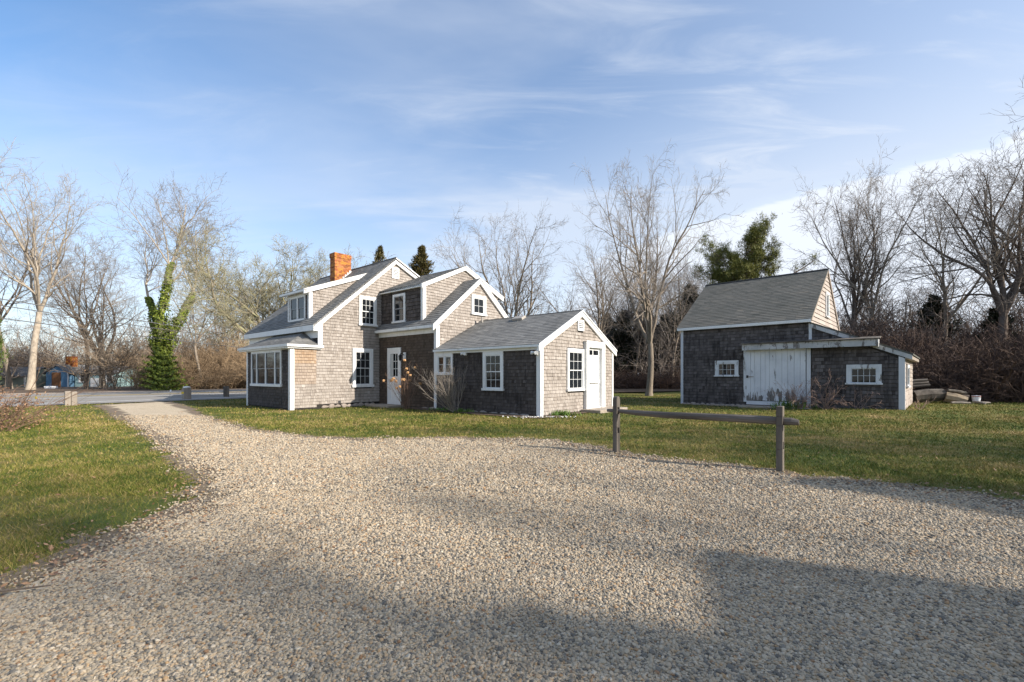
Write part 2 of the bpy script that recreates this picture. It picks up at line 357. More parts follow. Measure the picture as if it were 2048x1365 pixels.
def sdist(P):
    """signed distance to the drive outline, positive inside"""
    P = np.asarray(P, float).reshape(-1, 2); out = np.full(len(P), 1e9); ins = np.zeros(len(P), bool)
    A = GP; Bq = np.roll(GP, -1, 0)
    for a, b in zip(A, Bq):
        d = b - a; t = np.clip(((P - a) @ d) / (d @ d), 0, 1); q = a + t[:, None] * d
        out = np.minimum(out, np.hypot(*(P - q).T))
        cond = ((a[1] > P[:, 1]) != (b[1] > P[:, 1]))
        with np.errstate(divide='ignore', invalid='ignore'):
            xi = (b[0] - a[0]) * (P[:, 1] - a[1]) / (b[1] - a[1] if b[1] != a[1] else 1e-9) + a[0]
        ins ^= cond & (P[:, 0] < xi)
    return np.where(ins, out, -out)
def wob(P, s=1.0):
    x, y = P[:, 0], P[:, 1]
    return (np.sin(x * 3.1 * s + 1.7 * np.sin(y * 1.9 * s)) + np.sin(y * 4.3 * s + 2.1 * np.sin(x * 2.7 * s) + 1) + .7 * np.sin((x + y) * 9.1 * s) + .5 * np.sin((x - y) * 15 * s)) / 3.2
def grid_sheet(name, xs, ys, mat, z=0.0, kind='structure', zf=zg):
    X, Y = np.meshgrid(xs, ys); V = np.stack([X.ravel(), Y.ravel(), zf(X, Y).ravel() + z], 1)
    nx, ny = len(xs), len(ys); i = np.arange(nx - 1)[None] + np.arange(ny - 1)[:, None] * nx; i = i.ravel()
    o = link(name, mesh_np(name, V, [np.stack([i, i + 1, i + 1 + nx, i + nx], 1)], mat, True)); tag(o, kind=kind); return o
def axis(a, b, fine0, fine1, fine, coarse):
    return np.unique(np.concatenate([np.linspace(a, fine0, max(2, int((fine0 - a) / coarse))), np.arange(fine0, fine1, fine), np.linspace(fine1, b, max(2, int((b - fine1) / coarse)))]))
g0 = grid_sheet('ground', axis(-700, 700, -20, 24, .5, 25), axis(-60, 1200, -6, 30, .5, 25), M['lawn'])
tag(g0, 'patchy yellow green lawn around the house', 'ground')
# drive sheet: fine strip mesh of the outline pushed in and out a little
def densify(pts, step=.12):
    out = []
    for a, b in zip(pts, np.roll(pts, -1, 0)):
        n = max(1, int(np.hypot(*(b - a)) / step)); out += [a + (b - a) * k / n for k in range(n)]
    return np.array(out)
gx = np.arange(-17.5, 7.6, .16); gy = np.arange(-3, 21.5, .16)
X, Y = np.meshgrid(gx, gy); P = np.stack([X.ravel(), Y.ravel()], 1); sdv = sdist(P) + .16 * wob(P) + .08 * wob(P * 2.3 + 4)
idx = np.arange(len(P)).reshape(X.shape); q = np.stack([idx[:-1, :-1], idx[:-1, 1:], idx[1:, 1:], idx[1:, :-1]], -1).reshape(-1, 4)
def sheet_from_mask(name, thr, mat, z):
    keep = (sdv[q] > thr).all(1); qq = q[keep]; used, inv = np.unique(qq, return_inverse=True)
    V = np.concatenate([P[used], (zg(P[used, 0], P[used, 1]) + z)[:, None]], 1)
    return link(name, mesh_np(name, V, [inv.reshape(-1, 4)], mat, True))
o = sheet_from_mask('dirt_margin', -.30, M['dirt'], .004); tag(o, 'strip of bare dirt and dead grass edging the drive', 'dirt', kind='structure')
o = sheet_from_mask('gravel_drive', .06, M['gravel'], .008); tag(o, 'pale pea gravel drive leading to the road', 'drive', kind='structure')

# loose stones: real pebbles near the camera
def pebble_points():
    out = []
    for y0, y1, sp, size in ((1.45, 2.9, .0106, .0070), (2.9, 4.6, .0136, .0083), (4.6, 7.6, .0190, .0106), (7.6, 13.5, .029, .0124)):
        xs = np.arange(-1.28 * y1 - .6, 1.28 * y1 + .6, sp); ys = np.arange(y0, y1, sp)
        X, Y = np.meshgrid(xs, ys); X = X.ravel() + rng.normal(0, sp * .33, X.size); Y = Y.ravel() + rng.normal(0, sp * .33, Y.size)
        k = np.abs(X) < 1.25 * Y + .5; X, Y = X[k], Y[k]; Pq = np.stack([X, Y], 1)
        s = sdist(Pq); sw = s + .20 * wob(Pq * .8) + .10 * wob(Pq * 2.3 + 4)
        prob = np.where(sw > .28, 1, np.clip((sw + .34) / .62, 0, 1) ** 1.6 * .8)
        patch = wob(Pq * .62 + 3.3); prob *= np.where(patch > .5, .66, .93)
        k = rng.random(len(X)) < prob
        out.append((X[k], Y[k], np.full(k.sum(), size)))
    X = np.concatenate([a[0] for a in out]); Y = np.concatenate([a[1] for a in out]); sz = np.concatenate([a[2] for a in out])
    return X, Y, sz
X, Y, sz = pebble_points(); n = len(X)
sz = sz * np.clip(rng.lognormal(0, .24, n), .55, 1.9)
V = np.stack([X, Y, zg(X, Y) + .006 + sz * .12 + rng.random(n) * sz * .5], 1)
me = mesh_np('gravel_stones', V, [])
a = me.attributes.new('scl', 'FLOAT_VECTOR', 'POINT')
a.data.foreach_set('vector', (np.stack([sz * rng.uniform(.9, 1.3, n), sz * rng.uniform(.7, 1.0, n), sz * rng.uniform(.5, .8, n)], 1)).astype(np.float32).ravel())
a = me.attributes.new('rot', 'FLOAT_VECTOR', 'POINT')
a.data.foreach_set('vector', np.stack([rng.normal(0, .35, n), rng.normal(0, .35, n), rng.uniform(0, 6.28, n)], 1).astype(np.float32).ravel())
a = me.attributes.new('tint', 'FLOAT', 'POINT'); a.data.foreach_set('value', rng.random(n).astype(np.float32))
stones = link('gravel_stones', me); tag(stones, 'loose rounded tan and grey pebbles covering the drive', 'gravel', kind='stuff')
ng = bpy.data.node_groups.new('pebbles', 'GeometryNodeTree')
ng.interface.new_socket('Geometry', in_out='INPUT', socket_type='NodeSocketGeometry'); ng.interface.new_socket('Geometry', in_out='OUTPUT', socket_type='NodeSocketGeometry')
gi = ng.nodes.new('NodeGroupInput'); go = ng.nodes.new('NodeGroupOutput'); ip = ng.nodes.new('GeometryNodeInstanceOnPoints')
gj = ng.nodes.new('GeometryNodeJoinGeometry')
for k in range(4):
    ic = ng.nodes.new('GeometryNodeMeshIcoSphere'); ic.inputs['Radius'].default_value = 1; ic.inputs['Subdivisions'].default_value = 2
    nz = ng.nodes.new('ShaderNodeTexNoise'); nz.noise_dimensions = '4D'; nz.inputs['W'].default_value = k * 3.7; nz.inputs['Scale'].default_value = .9; nz.inputs['Detail'].default_value = 1
    vm = ng.nodes.new('ShaderNodeVectorMath'); vm.operation = 'SUBTRACT'; vm.inputs[1].default_value = (.5, .5, .5); ng.links.new(nz.outputs['Color'], vm.inputs[0])
    vs = ng.nodes.new('ShaderNodeVectorMath'); vs.operation = 'SCALE'; vs.inputs['Scale'].default_value = 1.5; ng.links.new(vm.outputs[0], vs.inputs[0])
    sp_ = ng.nodes.new('GeometryNodeSetPosition'); ng.links.new(ic.outputs['Mesh'], sp_.inputs['Geometry']); ng.links.new(vs.outputs[0], sp_.inputs['Offset'])
    ss = ng.nodes.new('GeometryNodeSetShadeSmooth'); ng.links.new(sp_.outputs[0], ss.inputs[0])
    sm = ng.nodes.new('GeometryNodeSetMaterial'); sm.inputs['Material'].default_value = M['pebble']; ng.links.new(ss.outputs[0], sm.inputs[0])
    gti = ng.nodes.new('GeometryNodeGeometryToInstance'); ng.links.new(sm.outputs[0], gti.inputs[0]); ng.links.new(gti.outputs[0], gj.inputs[0])
ng.links.new(gi.outputs[0], ip.inputs['Points']); ng.links.new(gj.outputs[0], ip.inputs['Instance']); ip.inputs['Pick Instance'].default_value = True
def named(nm):
    x = ng.nodes.new('GeometryNodeInputNamedAttribute'); x.data_type = 'FLOAT_VECTOR'; x.inputs['Name'].default_value = nm; return x.outputs['Attribute']
ng.links.new(named('scl'), ip.inputs['Scale'])
er = ng.nodes.new('FunctionNodeEulerToRotation'); ng.links.new(named('rot'), er.inputs[0]); ng.links.new(er.outputs[0], ip.inputs['Rotation'])
ng.links.new(ip.outputs[0], go.inputs[0])
stones.modifiers.new('pebbles', 'NODES').node_group = ng

# road, parallel to the house gables
def strip(name, y0, y1, mat, z, x0=-120, x1=27):
    c = [house_xy(x0, y0), house_xy(x1, y0), house_xy(x1, y1), house_xy(x0, y1)]
    me = mesh_np(name, [(p[0], p[1], z) for p in c], [np.array([[0, 1, 2, 3]])], mat)
    return tag(link(name, me), kind='structure')
tag(strip('road', 17.7, 33.4, M['asphalt'], .022), 'grey two lane asphalt road crossing behind the lawn', 'road')
tag(strip('road_shoulder', 33.4, 36.5, M['shoulder'], .018), 'sandy brown shoulder along the far side of the road', 'shoulder')
tag(strip('woodland_floor', 36.5, 190, M['litter'], .015), 'brown leaf litter under the trees beyond the road', 'ground')
for i, (ya, yb, mt, nm, lb) in enumerate(((19.3, 19.55, 'white_line', 'edge_line', 'white line along the near road edge'), (27.2, 27.42, 'yellow_line', 'centre_line', 'nearer yellow centre line of the road'), (27.7, 27.92, 'yellow_line', 'centre_line', 'farther yellow centre line of the road'), (24.6, 24.8, 'white_line', 'lane_line', 'thin white line nearer than the yellow centre lines'))):
    tag(strip(nm, ya, yb, M[mt], .027), lb, 'road marking')
bed = [tuple(house_xy(x, y)) for x, y in ((-.55, 5.9), (-.72, 4.6), (-.60, 3.2), (-.74, 1.8), (-.6, .5), (-.7, -.35), (-.1, -.5), (1.0, -.42), (2.2, -.40), (2.3, .02), (.02, .02), (.02, 5.9))]
# woods floor behind the barn and to the right
def patch(name, pts, mat, z):
    me = bpy.data.meshes.new(name); me.from_pydata([(x, y, float(zg(x, y)) + z) for x, y in pts], [], [tuple(range(len(pts)))]); me.materials.append(mat); me.update(); return tag(link(name, me), kind='structure')
tag(patch('woods_floor', [(4, 29.5), (11, 30.5), (16, 27.5), (19.5, 22.5), (21, 18.5), (26, 15.5), (120, 20), (140, 260), (-22, 260), (-16, 50)], M['litter'], .05), 'dark leaf litter under the woods behind the barn', 'ground')

tag(patch('planting_bed', list(reversed(bed)), M['litter'], .02), 'strip of brown mulch along the house walls', 'flower bed')
# grass blades
def in_house(P):
    L = P - HO; x = L @ D1; y = L @ D2
    h = ((x > -.62 + .12 * np.sin(y * 5)) & (x < 4.4) & (y > -.12) & (y < 8.1)) | ((x > .0) & (x < 2.3) & (y > -.34 + .06 * np.sin(x * 7)) & (y < 0)) | ((x > -2.5) & (x < 4) & (y > 8) & (y < 14.3)) | ((x > -3.5) & (x < -2) & (y > 8) & (y < 11.9))
    return h
def blades(ymin, ymax, count, seed, hgt, wid):
    r = np.random.default_rng(seed)
    Yv = np.exp(r.uniform(math.log(ymin), math.log(ymax), count)); Xv = r.uniform(-1.3, 1.3, count) * Yv
    Pq = np.stack([Xv, Yv], 1); s = sdist(Pq); sw = s + .20 * wob(Pq * .8) + .10 * wob(Pq * 2.7)
    L = Pq - HO; hy = L @ D2
    keep = (sw < -.02) & (hy < 17.6) & ~in_house(Pq)
    dens = np.clip((-sw) / .5, .18, 1) * (.75 + .35 * wob(Pq * .9 + 5)); keep &= r.random(count) < dens
    tuft = (sw > -.05) & (sw < .8) & (wob(Pq * .45 + 9) > .72) & (r.random(count) < .16) & (hy < 17)
    keep |= tuft
    Pq = Pq[keep]; sw = sw[keep]; n = len(Pq); d = Pq[:, 1]
    hh = hgt * r.lognormal(0, .35, n) * (.75 + .5 * (wob(Pq * 1.3) + 1) * .5) * np.clip(.55 + (-sw) * .8, .5, 1); ww = wid * np.maximum(1, d / 4.5) * r.uniform(.7, 1.3, n)
    az = r.uniform(0, 6.283, n); lean = r.uniform(.3, 1.3, n); la = r.uniform(0, 6.283, n)
    z0 = zg(Pq[:, 0], Pq[:, 1])
    a = np.stack([Pq[:, 0] + np.cos(az) * ww, Pq[:, 1] + np.sin(az) * ww, z0], 1); b = np.stack([Pq[:, 0] - np.cos(az) * ww, Pq[:, 1] - np.sin(az) * ww, z0], 1)
    c = np.stack([Pq[:, 0] + np.cos(la) * hh * lean, Pq[:, 1] + np.sin(la) * hh * lean, z0 + hh], 1)
    V = np.stack([a, b, c], 1).reshape(-1, 3)
    tint = np.clip(r.normal(.47, .22, n) + .45 * np.clip(1 + sw / .35, 0, 1), 0, 1.2)
    return V, tint
Vs, Ts = [], []
for y0, y1, c, h, wd in ((2.3, 6, 190000, .026, .0021), (4.5, 12, 280000, .027, .0027), (10, 27, 170000, .032, .0032)):
    V, tt = blades(y0, y1, c, int(y0 * 10), h, wd); Vs.append(V); Ts.append(tt)
V = np.concatenate(Vs); tt = np.concatenate(Ts)
o = link('grass', mesh_np('grass', V, [np.arange(len(V)).reshape(-1, 3)], M['blade'], attrs={'tint': tt})); tag(o, 'short patchy green and straw coloured lawn grass', 'grass', kind='stuff')
# fallen leaves
def scatter_quads(C, size, r, flat=.5, aspect=1.5, out=None):
    n = len(C); nrm = r.normal(0, 1, (n, 3)); nrm[:, 2] += flat * 3
    if out is not None: nrm = nrm * .5 + out
    nrm /= np.linalg.norm(nrm, axis=1)[:, None]; a = np.cross(nrm, r.normal(0, 1, (n, 3))); a /= np.linalg.norm(a, axis=1)[:, None]; b = np.cross(nrm, a)
    s = (size * r.uniform(.6, 1.4, n))[:, None]
    V = np.stack([C - a * s * aspect, C + b * s * .6, C + a * s * aspect, C - b * s * .6], 1).reshape(-1, 3)
    return V, np.arange(4 * n).reshape(-1, 4)
r = np.random.default_rng(31); n = 9000
Yv = np.exp(r.uniform(math.log(2.5), math.log(17), n)); Xv = r.uniform(-1.2, 1.2, n) * Yv; Pq = np.stack([Xv, Yv], 1); s = sdist(Pq)
k = (r.random(n) < np.where(np.abs(s) < .45, .95, np.where(s > 0, .03, .12))) & ~in_house(Pq); Pq = Pq[k]
C3 = np.concatenate([Pq, (zg(Pq[:, 0], Pq[:, 1]) + .025)[:, None]], 1); V, F = scatter_quads(C3, .013, r, 1.0)
o = link('fallen_leaves', mesh_np('fallen_leaves', V, [F], M['deadleaf'], attrs={'tint': r.random(len(F))})); tag(o, 'dead brown leaves strewn over lawn and drive edge', 'leaves', kind='stuff')

# ------------------------------------------------------------------ shingle layer
def interval(poly, v):
    xs = []
    for (u0, v0), (u1, v1) in zip(poly, poly[1:] + poly[:1]):
        if (v0 <= v < v1) or (v1 <= v < v0): xs.append(u0 + (u1 - u0) * (v - v0) / (v1 - v0))
    return (min(xs), max(xs)) if len(xs) >= 2 else None
def shingles(name, F, poly, expo, wr, t, mat, parent, holes=(), seed=0, jit=.004, bias=None, gap=.005, course=.91):
    r = random.Random(seed + 17); V = []; Q = []; T = []
    vmin = min(p[1] for p in poly); vmax = max(p[1] for p in poly); v = vmin; row = 0
    while v < vmax - .01:
        vt = min(v + expo * course, vmax - 1e-4); ib = interval(poly, min(v + 1e-4, vmax - 1e-4)) or interval(poly, v + .01); it = interval(poly, vt - 1e-4)
        if not ib or not it: v += expo; continue
        lo = min(ib[0], it[0]); hi = max(ib[1], it[1])
        segs = [(lo, hi)]
        for (a0, b0, a1, b1) in holes:
            if b1 > v + expo * .1 and b0 < v + expo * .9:
                ns = []
                for s0, s1 in segs:
                    if a0 > s0: ns.append((s0, min(s1, a0)))
                    if a1 < s1: ns.append((max(s0, a1), s1))
                segs = [x for x in ns if x[1] - x[0] > .01]
        rowt = r.gauss(0, .05)
        for s0, s1 in segs:
            u = s0 - r.random() * wr[1] * .6
            while u < s1:
                wd = r.uniform(*wr); a, b_ = max(u, s0), min(u + wd - gap, s1); u += wd
                if b_ - a < .012: continue
                dv = r.uniform(-jit, jit); vb = v + dv; tk = t * r.uniform(.75, 1.3)
                ba, bb = max(a, ib[0]), min(b_, ib[1]); ta, tb = max(a, it[0]), min(b_, it[1])
                if bb - ba < .004 and tb - ta < .004: continue
                if bb < ba: ba = bb = min(max(a, ib[0]), ib[1])
                if tb < ta: ta = tb = min(max(a, it[0]), it[1])
                n = len(V)
                V += [F.p(ba, vb, tk), F.p(bb, vb, tk), F.p(tb, vt, t * .3), F.p(ta, vt, t * .3), F.p(ba, vb, 0), F.p(bb, vb, 0), F.p(tb, vt, 0), F.p(ta, vt, 0)]
                Q += [(n, n + 1, n + 2, n + 3), (n + 4, n + 5, n + 1, n), (n + 4, n, n + 3, n + 7), (n + 1, n + 5, n + 6, n + 2)]
                tv = min(1, max(0, r.gauss(.5, .17) + rowt + (bias((a + b_) / 2, v) if bias else 0)))
                T += [tv] * 4
        v += expo; row += 1
    o = link(name, mesh_np(name, V, [np.array(Q)], mat, attrs={'tint': T}), parent); o['kind'] = 'stuff'; return o

# ------------------------------------------------------------------ windows and other house parts
def window(parent, F, u0, v0, u1, v1, cas=.10, grid=(3, 2), sill=.07, units=1, mull=.07, hung=True, mat='trim', sashmat=None, reveal=.055, sashw=.03, name='window', mun=.0115):
    b = MB()
    b.rect(F, u0, v0 + sill, u0 + cas, v1, 0, reveal); b.rect(F, u1 - cas, v0 + sill, u1, v1, 0, reveal); b.rect(F, u0 + cas, v1 - cas, u1 - cas, v1, 0, reveal - .001)
    b.rect(F, u0 - .03, v0, u1 + .03, v0 + sill, 0, reveal + .03)
    iu0, iu1, iv0, iv1 = u0 + cas, u1 - cas, v0 + sill, v1 - cas
    wds = units if isinstance(units, (list, tuple)) else [1] * units
    tot = sum(wds); span = iu1 - iu0 - mull * (len(wds) - 1); x = iu0; cells = []
    for i, wf in enumerate(wds):
        wdt = span * wf / tot; cells.append((x, x + wdt)); x += wdt
        if i < len(wds) - 1: b.rect(F, x, iv0, x + mull, iv1, 0, reveal - .004); x += mull
    win = b.build(name, M[mat], parent)
    for (a0, a1) in cells:
        halves = [((iv0 + iv1) / 2 - .015, iv1, .026), (iv0, (iv0 + iv1) / 2 + .015, .013)] if hung else [(iv0, iv1, .02)]
        for (b0, b1, wz) in halves:
            s = MB(); sw = sashw
            s.rect(F, a0, b0, a0 + sw, b1, .002, wz + .012); s.rect(F, a1 - sw, b0, a1, b1, .002, wz + .012)
            s.rect(F, a0 + sw, b0, a1 - sw, b0 + sw, .002, wz + .011); s.rect(F, a0 + sw, b1 - sw, a1 - sw, b1, .002, wz + .011)
            g0, g1, h0, h1 = a0 + sw, a1 - sw, b0 + sw, b1 - sw; nx, ny = grid
            for i in range(1, nx):
                uu = g0 + (g1 - g0) * i / nx; s.rect(F, uu - mun / 2, h0, uu + mun / 2, h1, .003, wz + .008)
            for j in range(1, ny):
                vv = h0 + (h1 - h0) * j / ny; s.rect(F, g0, vv - mun / 2, g1, vv + mun / 2, .003, wz + .007)
            s.build('sash', M[sashmat or mat], win)
            pw, ph = (g1 - g0) / nx, (h1 - h0) / ny
            pm = MB(); FF = Face((0, 0, 0), F.U, F.V); pm.rect(FF, -pw / 2 + .001, -ph / 2 + .001, pw / 2 - .001, ph / 2 - .001, 0, .004)
            first = None
            for i in range(nx):
                for j in range(ny):
                    c = F.p(g0 + pw * (i + .5), h0 + ph * (j + .5), wz - .004)
                    if first is None: first = pm.build('pane', M['glass'], win, c)
                    else: link('pane', first.data, win, c)
    return win
def louvre(parent, F, u0, v0, u1, v1, n):
    b = MB(); c = .055
    b.rect(F, u0, v0, u0 + c, v1, 0, .05); b.rect(F, u1 - c, v0, u1, v1, 0, .05); b.rect(F, u0 + c, v0, u1 - c, v0 + c, 0, .049); b.rect(F, u0 + c, v1 - c, u1 - c, v1, 0, .049)
    v = b.build('gable_vent', M['trim'], parent)
    k = MB().rect(F, u0 + c, v0 + c, u1 - c, v1 - c, 0, .004).build('vent_screen', M['metal_dark'], v)
    h = (v1 - v0 - 2 * c) / n
    for i in range(n):
        a = v0 + c + i * h; s = MB(); s.prism(Face(F.p(0, 0, 0), F.U, F.V), [(u0 + c, a + h * .08), (u1 - c, a + h * .08), (u1 - c, a + h * .62), (u0 + c, a + h * .62)], .012, .035)
        s.build('slat', M['trim'], v)
    return v
def slope_face(x0, z0, slope, side, y0=0):
    """roof plane through (x0,z0); side -1 faces -x and rises with x, +1 faces +x"""
    c = 1 / math.sqrt(1 + slope * slope); s = slope * c
    return Face((x0, y0, z0), (0, -1, 0), (c, 0, s)) if side < 0 else Face((x0, y0, z0), (0, 1, 0), (-c, 0, s))

HOUSE = empty('farmhouse', (HO[0], HO[1], 0), TH, 'old grey cedar shingled farmhouse with white trim and orange brick chimney', 'house')
T = M['trim']
def slab(poly, y0, y1, name, mat, parent=HOUSE):      # x-z outline run along y
    return MB().prism(Face((0, 0, 0), (1, 0, 0)), poly, -y1, -y0).build(name, mat, parent)
def board(F, pts, w0, w1, name, parent=HOUSE, mat=None): return MB().prism(F, pts, w0, w1).build(name, mat or T, parent)
def rake(F, a, b, width, w0, w1, name='rake_board', parent=HOUSE, mat=None):
    """board hanging below the line a-b (left to right)"""
    return board(F, [(a[0], a[1] - width), (b[0], b[1] - width), b, a], w0, w1, name, parent, mat)

# ---- ell (front low wing)
EY = 4.541; ES = .515
ellw = slab([(0, -.1), (4.4, -.1), (4.4, 2.06), (2.2, 3.19), (0, 2.06)], 0, EY + .05, 'wall', M['under'])
G0 = gface(0); F0 = fface(0)
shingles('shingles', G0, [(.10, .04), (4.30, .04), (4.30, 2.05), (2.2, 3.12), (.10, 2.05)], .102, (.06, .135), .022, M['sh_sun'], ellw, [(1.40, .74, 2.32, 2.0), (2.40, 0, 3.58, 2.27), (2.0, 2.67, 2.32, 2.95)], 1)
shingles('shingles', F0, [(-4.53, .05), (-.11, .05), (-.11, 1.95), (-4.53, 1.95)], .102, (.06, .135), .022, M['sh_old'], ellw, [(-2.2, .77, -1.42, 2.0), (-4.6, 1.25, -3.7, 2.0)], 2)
slab([(-.16, 2.015), (-.16, 2.085), (2.197, 3.30), (4.56, 2.085), (4.56, 2.015), (2.197, 3.22)], -.07, EY, 'roof', M['under'])
RE = slope_face(-.16, 2.089, ES, -1)
L_e = math.hypot(2.357, 1.215)
shingles('roof_shingles', RE, [(-EY, 0), (.09, 0), (.09, L_e), (-EY, L_e)], .142, (.16, .33), .011, M['roof'], HOUSE, (), 3, .002, course=.97)
REb = slope_face(4.56, 2.089, ES, 1)
shingles('roof_shingles', REb, [(-.09, 0), (EY, 0), (EY, L_e), (-.09, L_e)], .142, (.16, .33), .011, M['roof'], HOUSE, (), 4, .002)
MB().tube([(2.197, -.09, 3.302), (2.197, EY, 3.302)], [.03, .03], 6).build('ridge_cap', M['roof'], HOUSE)
rake(G0, (-.16, 2.075), (2.197, 3.285), .185, .015, .075); rake(G0, (2.197, 3.285), (4.56, 2.075), .185, .015, .0745)
rake(G0, (-.17, 2.10), (2.197, 3.315), .045, .0755, .10, 'rake_moulding'); rake(G0, (2.197, 3.315), (4.57, 2.10), .045, .0755, .0995, 'rake_moulding')
board(F0, [(-EY, 1.94), (-.0, 1.94), (-.0, 2.03), (-EY, 2.03)], .0, .05, 'frieze')
board(F0, [(-EY, 2.015), (.07, 2.015), (.07, 2.085), (-EY, 2.085)], .055, .165, 'fascia', mat=T)
board(G0, [(0, .0), (.115, .0), (.115, 2.06), (0, 1.99)], 0, .03, 'corner_board'); board(F0, [(-.115, .0), (.0305, .0), (.0305, 1.99), (-.115, 1.99)], .001, .03, 'corner_board')
board(G0, [(4.29, .0), (4.40, .0), (4.40, 1.99), (4.29, 2.05)], 0, .03, 'corner_board')
window(HOUSE, G0, 1.356, .70, 2.36, 2.05, .105, (3, 2))
window(HOUSE, F0, -2.242, .72, -1.383, 1.939, .105, (3, 2))
window(HOUSE, F0, -4.50, 1.21, -3.66, 1.939, .085, (1, 2), units=2, hung=False)
louvre(HOUSE, G0, 1.966, 2.64, 2.349, 2.99, 4)
# dutch door behind a deep white surround
b = MB(); b.rect(G0, 2.364, .0, 2.53, 2.3, 0, .13); b.rect(G0, 3.40, .0, 3.613, 2.3, 0, .13); b.rect(G0, 2.53, 2.12, 3.40, 2.3, 0, .1295); b.rect(G0, 2.34, 2.301, 3.64, 2.33, 0, .15); b.rect(G0, 2.53, .0, 3.40, .12, 0, .10)
door = b.build('dutch_door', T, HOUSE)
MB().rect(G0, 2.53, .12, 3.40, 2.12, .0, .006).build('door_slab', T, door)
for (a0, b0, a1, b1, w1) in ((2.53, .12, 2.60, 2.12, .03), (3.30, .12, 3.40, 2.12, .03), (2.60, 1.82, 3.30, 1.88, .0295), (2.60, 2.04, 3.30, 2.12, .0295), (2.60, .95, 3.30, 1.03, .09), (2.60, .36, 3.30, .44, .0295), (2.92, 1.88, 2.97, 2.04, .024)):
    MB().rect(G0, a0, b0, a1, b1, .003, w1).build('door_rail', T, door)
for a0, a1 in ((2.60, 2.92), (2.97, 3.30)): MB().rect(G0, a0, 1.88, a1, 2.04, .006, .012).build('pane', M['glass'], door)
for i in range(6): MB().rect(G0, 2.602 + i * .116, 1.03, 2.712 + i * .116, 1.82, .006, .014).build('plank', T, door)
for i in range(6): MB().rect(G0, 2.602 + i * .116, .44, 2.712 + i * .116, .95, .006, .014).build('plank', T, door)
MB().rect(G0, 2.615, .14, 3.285, .34, .006, .016).build('kick_panel', T, door)
MB().tube([(2.57, -.03, 1.05), (2.57, -.075, 1.07), (2.57, -.075, 1.17), (2.57, -.03, 1.19)], [.012] * 4, 6).build('door_handle', M['metal_dark'], door)
def floodlight(F, u, v):
    k = MB().rect(F, u - .05, v - .05, u + .05, v + .05, .03, .075).build('floodlight', T, HOUSE)
    for s in (-1, 1):
        p0 = Vector(F.p(u, v + .02, .075)); d = (F.N * .8 + F.U * s * .6 + Vector((0, 0, -.1))).normalized()
        MB().tube([p0, p0 + d * .05, p0 + d * .10, p0 + d * .15], [.02, .028, .05, .052], 10).build('lamp_head', T, k)
floodlight(F0, -3.02, 1.90); floodlight(F0, -.10, 1.84)
# roof vent and pipe
c = Vector(RE.p(-2.4, 2.36, 0)); b = MB(); b.prism(RE, [(-2.62, 2.26), (-2.15, 2.26), (-2.15, 2.52), (-2.62, 2.52)], .0, .09); b.build('roof_vent', M['metal_grey'], HOUSE, bevel=.015)
pp = Vector(RE.p(-4.25, 2.45, 0)); MB().tube([pp - Vector((0, 0, .05)), pp + Vector((0, 0, .22))], [.035, .035], 10).build('vent_pipe', M['metal_grey'], HOUSE)

# ---- middle block
MY0, MY1 = EY, 8.028; MS = .842
mid = slab([(-.004, -.1), (4.27, -.1), (4.27, 2.99), (2.134, 4.80), (-.004, 2.99)], MY0, MY1 + .05, 'wall', M['under'])
G1 = gface(MY0); F1 = fface(-.004)
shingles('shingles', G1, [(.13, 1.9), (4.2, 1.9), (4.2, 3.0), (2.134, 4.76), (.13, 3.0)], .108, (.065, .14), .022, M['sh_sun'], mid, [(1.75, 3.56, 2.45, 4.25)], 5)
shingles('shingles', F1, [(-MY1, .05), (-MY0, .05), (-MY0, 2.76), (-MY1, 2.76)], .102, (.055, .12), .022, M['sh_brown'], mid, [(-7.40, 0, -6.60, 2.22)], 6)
slab([(-.22, 2.90), (-.22, 2.975), (2.134, 4.957), (4.49, 2.975), (4.49, 2.90), (2.134, 4.875)], MY0 - .09, MY1, 'roof', M['under'])
RM = slope_face(-.22, 2.979, MS, -1); Lm = math.hypot(2.354, 1.982)
shingles('roof_shingles', RM, [(-MY1, 0), (-MY0 + .11, 0), (-MY0 + .11, Lm), (-MY1, Lm)], .142, (.16, .33), .011, M['roof'], HOUSE, (), 7, .002)
RMb = slope_face(4.49, 2.979, MS, 1)
shingles('roof_shingles', RMb, [(MY0 - .11, 0), (MY1, 0), (MY1, Lm), (MY0 - .11, Lm)], .142, (.16, .33), .011, M['roof'], HOUSE, (), 8, .002)
rake(G1, (-.22, 2.965), (2.134, 4.945), .20, .02, .095); rake(G1, (2.134, 4.945), (4.49, 2.965), .20, .02, .0945)
rake(G1, (-.235, 2.985), (2.134, 4.975), .05, .0955, .12, 'rake_moulding'); rake(G1, (2.134, 4.975), (4.505, 2.985), .05, .0955, .1195, 'rake_moulding')
board(F1, [(-MY1, 2.865), (-MY0 + .10, 2.865), (-MY0 + .10, 2.972), (-MY1, 2.972)], .15, .225, 'fascia')
board(F1, [(-MY1, 2.86), (-MY0 + .0, 2.86), (-MY0 + .0, 2.89), (-MY1, 2.89)], .0, .149, 'soffit'); board(F1, [(-MY1, 2.70), (-MY0, 2.70), (-MY0, 2.858), (-MY1, 2.858)], .0, .035, 'frieze')
board(G1, [(-.03, 1.9), (.125, 1.9), (.125, 2.98), (-.03, 2.87)], 0, .03, 'corner_board'); board(F1, [(-MY0 - .10, .0), (-MY0 + .0295, .0), (-MY0 + .0295, 2.70), (-MY0 - .10, 2.70)], .001, .03, 'corner_board')
window(HOUSE, G1, 1.70, 3.52, 2.49, 4.29, .115, (2, 2), hung=False)
